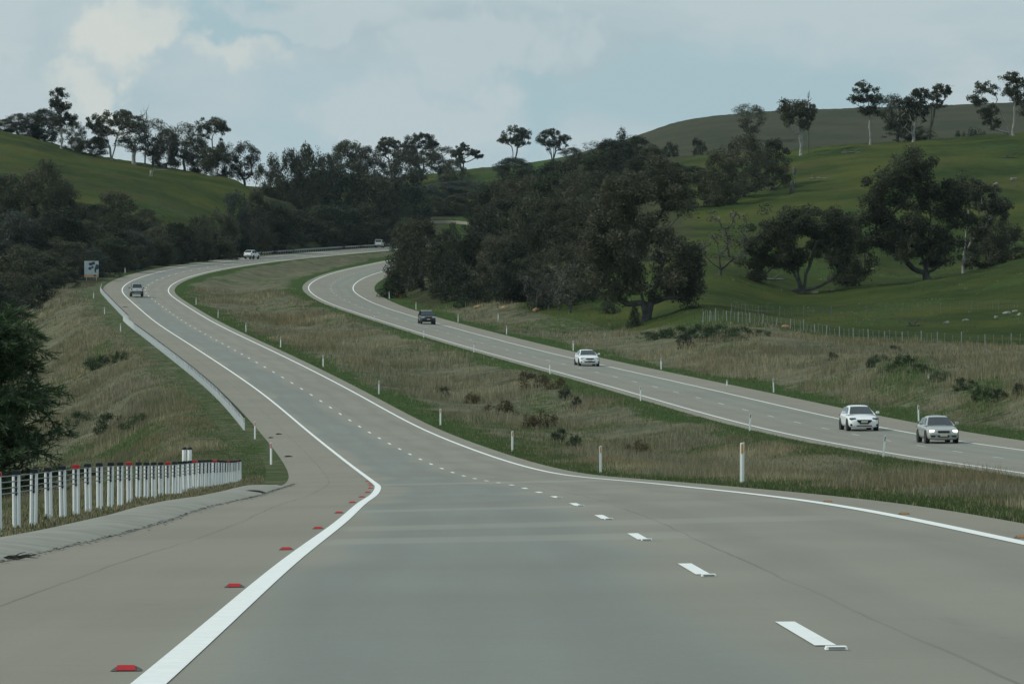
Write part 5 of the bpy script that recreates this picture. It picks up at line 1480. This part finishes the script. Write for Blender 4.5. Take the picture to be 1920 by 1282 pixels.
for i, (u, vb, vt, hw) in enumerate([(1560, 676, 664, 9), (1632, 690, 676, 9), (1678, 662, 648, 13), (1872, 752, 728, 18), (1910, 740, 722, 12)]):
    bush('bush', u, vb, vt, hw, 'small dark bush in the dry grass of the right bank, %s from the left' % ('first' if i == 0 else ORD[i]), 'dark bushes on the right bank', 230)
# gorse in the median
for i, (u, vb, vt, hw) in enumerate([(882, 754, 736, 16), (936, 784, 748, 30), (985, 712, 696, 18), (1006, 728, 700, 28), (1010, 808, 768, 30), (1042, 730, 706, 22), (1192, 856, 822, 30)]):
    bush('gorse', u, vb, vt, hw, 'rusty gorse bush in the median grass, %s from the left' % ('first' if i == 0 else ORD[i]), 'gorse bushes in the median')
for i, (u, vb, vt, hw) in enumerate([(832, 742, 728, 12), (1050, 834, 800, 16), (1060, 746, 728, 14), (1078, 846, 812, 16), (1082, 762, 742, 9), (1134, 864, 840, 15)]):
    bush('bush', u, vb, vt, hw, 'small dark bush in the median grass, %s from the left' % ('first' if i == 0 else ORD[i]), 'dark bushes in the median')
for i, (u, vb, vt, hw) in enumerate([(150, 796, 768, 34), (190, 688, 664, 26), (205, 806, 772, 36), (225, 678, 656, 18), (262, 800, 772, 30)]):
    bush('bramble', u, vb, vt, hw, 'green bramble mound on the left embankment, %s from the left' % ('first' if i == 0 else ORD[i]), 'brambles on the left embankment', 180)

# feathery evergreen close on the left
def feathery():
    rs = np.random.RandomState(19); segs = []; cen = []; dirs = []; Ls = []
    H = 6.6
    for i in range(9):
        segs.append((np.array([.03 * math.sin(i), .02 * i, H * .8 * i / 9]), np.array([.03 * math.sin(i + 1), .02 * (i + 1), H * .8 * (i + 1) / 9]), .14 * (1 - i / 10), .14 * (1 - (i + 1) / 10)))
    V, Fq = [], []
    for b in range(250):
        t = rs.rand() ** .85; z0 = H * (.02 + .78 * t); az = rs.uniform(0, 6.283)
        L = (2.5 - 1.25 * t) * rs.uniform(.62, 1.12); up = .15 + .65 * t + rs.normal(0, .16)
        p = np.array([0, .1, z0]); d = np.array([math.cos(az) * math.cos(up), math.sin(az) * math.cos(up), math.sin(up)])
        K = 7; side = rs.normal(0, .05, 3); last = p
        pts = [p]
        for k in range(K):
            q = (k + 1) / K
            d = d + side + np.array([0, 0, .06 if q < .6 else -.22 * (1 + t)]); d /= np.linalg.norm(d)
            p = p + d * L / K; pts.append(p)
            segs.append((last, p, .022 * (1 - q * .8) + .004, .02 * (1 - q * .8) + .003)); last = p
        for k in range(1, K + 1):
            a, c = pts[k - 1], pts[k]; ax = (c - a) / np.linalg.norm(c - a)
            for w in range(5 if k > 2 else 3):
                s = a + (c - a) * rs.rand(); dv = ax * .8 + rs.normal(0, .48, 3); dv /= np.linalg.norm(dv)
                ln = rs.uniform(.16, .38) * (1.1 - .35 * k / K)
                e = s + dv * ln - np.array([0, 0, .03])
                segs.append((s, e, .006, .003))
                n = 9
                tt = rs.rand(n); cc = s + (e - s) * tt[:, None]
                nd = dv * .75 + rs.normal(0, .42, (n, 3)); nd /= np.linalg.norm(nd, axis=1)[:, None]
                sd = np.cross(nd, rs.normal(size=(n, 3))); sd /= np.linalg.norm(sd, axis=1)[:, None]
                l = rs.uniform(.09, .17, n)[:, None]; wd = .011
                V.append(np.stack([cc - sd * wd, cc + sd * wd, cc + nd * l + sd * wd * .4, cc + nd * l - sd * wd * .4], 1).reshape(-1, 3))
    V = np.concatenate(V); tv, tf = tubes_np(segs, 4)
    d = 150; x = (-28 - CX) * d / F_PX
    root = empty('conifer', (x, d, gz(x, d) - .2), .6)
    link('trunk', mesh_np('trunk', tv, tf, M['bark']), root)
    link('crown', mesh_np('crown', V, np.arange(len(V)).reshape(-1, 4), M['leaf_pine']), root)
    top = (CY - 558) * d / F_PX + EYE
    s = (top - root.location.z) / (V[:, 2].max()); root.scale = (s * 1.30, s * 1.30, s)
    tag(root, 'feathery dark green conifer behind the near barrier at the left edge', 'conifer')
feathery()

# ------------------------------------------------------------------ grass
def mat_grass():
    m, nt, b = mat_new('grass_blades'); t = NT(nt)
    c = t.attr('tint'); t.l.new(c, b.inputs['Base Color'])
    b.inputs['Roughness'].default_value = .8; b.inputs['Specular IOR Level'].default_value = .1
    tr = nt.nodes.new('ShaderNodeBsdfTranslucent'); t.l.new(c, tr.inputs['Color'])
    mx = nt.nodes.new('ShaderNodeMixShader'); mx.inputs[0].default_value = .3
    t.l.new(b.outputs[0], mx.inputs[1]); t.l.new(tr.outputs[0], mx.inputs[2])
    t.l.new(mx.outputs[0], nt.nodes['Material Output'].inputs['Surface'])
    return m
M['grass'] = mat_grass()
def scatter(n, d0, d1, u0, u1, seed, power=1.6):
    rs = np.random.RandomState(seed)
    q = rs.rand(n)
    d = (d0**(1 - power) + q * (d1**(1 - power) - d0**(1 - power)))**(1 / (1 - power))
    u = rs.uniform(u0, u1, n); x = (u - CX) * d / F_PX
    return x, d
def blades(rs, x, y, z, hgt, wid, lean, cols):
    n = len(x); th = rs.uniform(0, 6.283, n); a = rs.normal(0, lean, n); fx, fy = np.cos(th), np.sin(th)
    w = wid * rs.uniform(.6, 1.4, n) * .5; h = hgt * rs.uniform(.6, 1.35, n)
    yaw = rs.uniform(-.8, .8, n); wx, wy = np.cos(yaw) * w, np.sin(yaw) * w
    tx, ty = fx * a * h, fy * a * h; b = rs.normal(0, .25, n) * h
    p = np.stack([np.stack([x - wx, y - wy, z - .05], 1), np.stack([x + wx, y + wy, z - .05], 1),
                  np.stack([x + tx * .45 + wx * .8, y + ty * .45 + wy * .8, z + h * .6], 1), np.stack([x + tx * .45 - wx * .8, y + ty * .45 - wy * .8, z + h * .6], 1),
                  np.stack([x + tx * 1.3 + b * .3, y + ty * 1.3, z + h], 1)], 1)
    return p.reshape(-1, 3), np.repeat(cols, 5, 0)
def grass(name, label, sets, pick):
    P_, Cc = [], []
    for (n, d0, d1, u0, u1, seed, pw) in sets:
        rs = np.random.RandomState(seed + 100)
        x, y = scatter(n, d0, d1, u0, u1, seed, pw)
        z, info = ground(x, y); cov = cover(x, y, info)
        keep, nb, hgt, wid, spread, lean, col = pick(rs, x, y, cov, info)
        x, y, hgt, wid, spread, col = x[keep], y[keep], hgt[keep], wid[keep], spread[keep], col[keep]
        k = np.repeat(np.arange(len(x)), nb)
        bx = x[k] + rs.normal(0, 1, len(k)) * spread[k]; by = y[k] + rs.normal(0, 1, len(k)) * spread[k]
        zz, inf = ground(bx, by)
        ok = np.minimum(inf['L'], inf['R']) > .02
        okr = (inf['oL'] > 4.5) | (inf['oL'] < -7.3); okr &= (inf['oR'] < -4.5) | (inf['oR'] > 6.95)
        near_l = (inf['oL'] < -7.3) & (inf['oL'] > -8.7)
        hf = np.where(near_l, .45, 1.0)
        ok = okr
        bx, by, zz, k, hf = bx[ok], by[ok], zz[ok], k[ok], hf[ok]
        c = col[k] * rs.uniform(.75, 1.25, (len(k), 1)); c = np.c_[np.clip(c, 0, 1), np.ones(len(k))]
        p, cc = blades(rs, bx, by, zz, hgt[k] * hf, wid[k], lean, c)
        P_.append(p); Cc.append(cc)
    v = np.concatenate(P_); c = np.concatenate(Cc); nb = len(v) // 5
    i = np.arange(nb)[:, None] * 5
    quads = i + np.array([[0, 1, 2, 3]]); tri = i + np.array([[3, 2, 4, 4]])
    me = bpy.data.meshes.new(name)
    loops = np.concatenate([quads, i + np.array([[3, 2, 4]])], 1).ravel().astype(np.int32)
    me.vertices.add(len(v)); me.vertices.foreach_set('co', v.astype(np.float32).ravel())
    me.loops.add(len(loops)); me.loops.foreach_set('vertex_index', loops)
    me.polygons.add(nb * 2)
    st = (np.arange(nb)[:, None] * 7 + np.array([[0, 4]])).ravel().astype(np.int32)
    me.polygons.foreach_set('loop_start', st); me.polygons.foreach_set('loop_total', np.tile([4, 3], nb).astype(np.int32))
    me.update(calc_edges=True); me.materials.append(M['grass'])
    point_color(me, 'tint', c)
    return tag(link(name, me), label, 'grass', None, 'stuff')
def pick_dry(rs, x, y, cov, info):
    n = len(x)
    e = np.minimum(info['L'], info['R'])
    patch = fbm(x / 6.5, y / 11, 3); p2 = fbm(x / 2.2 + 9, y / 3.0, 2); p3 = fbm(x / 16 + 3, y / 26, 2)
    keep = (rs.rand(n) < cov[:, 0] * np.clip((patch - .34) * 5, .08, 1)) & (rs.rand(n) > cov[:, 1] * .9) & (e > .5)
    hgt = (.14 + .46 * np.clip((patch - .36) * 2.8, 0, 1)**1.3 + .16 * p2) * np.clip(.3 + e / 5.0, .3, 1)
    hgt = hgt * np.where((info['oR'] < 0) & (info['oR'] > -10) & (y < 260), .55, 1)
    wid = np.maximum(.012, y * 7.5e-5)
    spread = np.full(n, .12) + y * .0004
    straw = np.array([.43, .378, .24]); grey = np.array([.30, .278, .198]); brown = np.array([.262, .212, .132]); olive = np.array([.165, .175, .095])
    a = np.clip((p3 - .3) * 2.5, 0, 1)[:, None]; b_ = np.clip((p2 - .35) * 3, 0, 1)[:, None]
    col = straw * (1 - a) + grey * a; col = col * (1 - .6 * b_) + brown * .6 * b_
    nm = np.where((y < 230) & (info['oL'] > 0), .5, 1.0)[:, None]
    dk = nm * np.clip((fbm(x / 4.1 + 31, y / 6.3 + 5, 3) - .42) * 4, 0, 1)[:, None]; col = col * (1 - .62 * dk) + np.array([.125, .125, .075]) * .62 * dk
    rust = np.clip((fbm(x / 7 + 61, y / 9 + 25, 2) - .56) * 5, 0, 1)[:, None]; col = col * (1 - .6 * rust) + np.array([.235, .185, .105]) * .6 * rust
    g = (rs.rand(n, 1) < .10 + .35 * nm * np.clip((fbm(x / 9 + 11, y / 13, 2) - .5) * 4, 0, 1)[:, None]); col = np.where(g, olive, col)
    return keep, 6, hgt, wid, spread, .22, col
def pick_green(rs, x, y, cov, info):
    n = len(x); e = np.minimum(info['L'], info['R'])
    keep = (rs.rand(n) < np.clip(cov[:, 1] * 1.3 + .06, 0, 1))
    near_bar = (info['oL'] < -7.3) & (info['oL'] > -9.6) & (y < 175)
    keep |= near_bar & (rs.rand(n) < .8)
    patch = fbm(x / 3, y / 5, 2)
    hgt = .07 + .18 * patch * np.clip(e / 2.0, .3, 1.4); wid = np.maximum(.010, y * 6.5e-5); spread = np.full(n, .10) + y * .0004
    a = patch[:, None]
    col = np.array([.070, .112, .038]) * (1 - a) + np.array([.125, .155, .068]) * a
    dryish = (rs.rand(n, 1) < np.where(near_bar, .6, .10)[:, None]); col = np.where(dryish, np.array([.30, .265, .17]), col)
    return keep, 5, hgt, wid, spread, .35, col
grass('dry_grass', 'tall dry brown grass over the median and the banks', [
    (60000, 48, 240, 900, 2000, 1, 1.3), (52000, 200, 720, 330, 2000, 2, 1.5), (52000, 150, 720, -60, 620, 3, 1.4), (15000, 40, 180, -80, 520, 4, 1.3)], pick_dry)
grass('green_grass', 'short green grass along the verges', [
    (70000, 34, 240, 880, 2000, 11, 1.25), (50000, 190, 700, 330, 2000, 12, 1.5), (42000, 120, 700, -60, 620, 13, 1.4), (46000, 34, 185, -80, 560, 14, 1.2)], pick_green)
def barrier_grass():
    rs = np.random.RandomState(55); n = 9000
    d = 52 + 118 * rs.rand(n)**.9; o = -7.32 - np.abs(rs.normal(0, .55, n))
    w = AL.pt(d, o); z = ground(w[:, 0], w[:, 1])[0]
    k = (fbm(w[:, 0] * 1.7, w[:, 1] / 2.2, 2) + .2 * sstep(70, 130, d)) ; ok = k > .42
    h = .06 + .34 * np.clip(k - .4, 0, .6); c = np.where(rs.rand(n, 1) < .25, np.array([.10, .14, .05]), np.array([.33, .285, .185])) * rs.uniform(.6, 1.2, (n, 1))
    q = np.repeat(np.where(ok)[0], 3)
    p, cc = blades(rs, w[q, 0] + rs.normal(0, .05, len(q)), w[q, 1] + rs.normal(0, .1, len(q)), z[q], h[q], np.full(len(q), .012), .35, np.c_[c[q], np.ones(len(q))])
    f = np.arange(len(p)).reshape(-1, 5)
    me = mesh_np('dry_grass', p, f[:, [0, 1, 2, 3]], M['grass']); point_color(me, 'tint', cc)
    tag(link('dry_grass', me), 'dry grass tufts growing along the foot of the near barrier', 'grass', None, 'stuff')
barrier_grass()
# ------------------------------------------------------------------ air
def haze():
    mb = MB()
    lo = Vector((-950, -75, -32)); hi = Vector((950, 2230, 112))
    c = (lo + hi) / 2; mb.box(c, hi - lo)
    m = bpy.data.materials.new('haze'); m.use_nodes = True; nt = m.node_tree; nt.nodes.clear()
    out = nt.nodes.new('ShaderNodeOutputMaterial'); vol = nt.nodes.new('ShaderNodeVolumePrincipled')
    vol.inputs['Color'].default_value = (.66, .86, 1.0, 1); vol.inputs['Density'].default_value = HAZE
    vol.inputs['Anisotropy'].default_value = .2
    nt.links.new(vol.outputs[0], out.inputs['Volume'])
    return tag(mb.build('haze', m), None, None, None, 'stuff')
HAZE = 0.000022
haze()
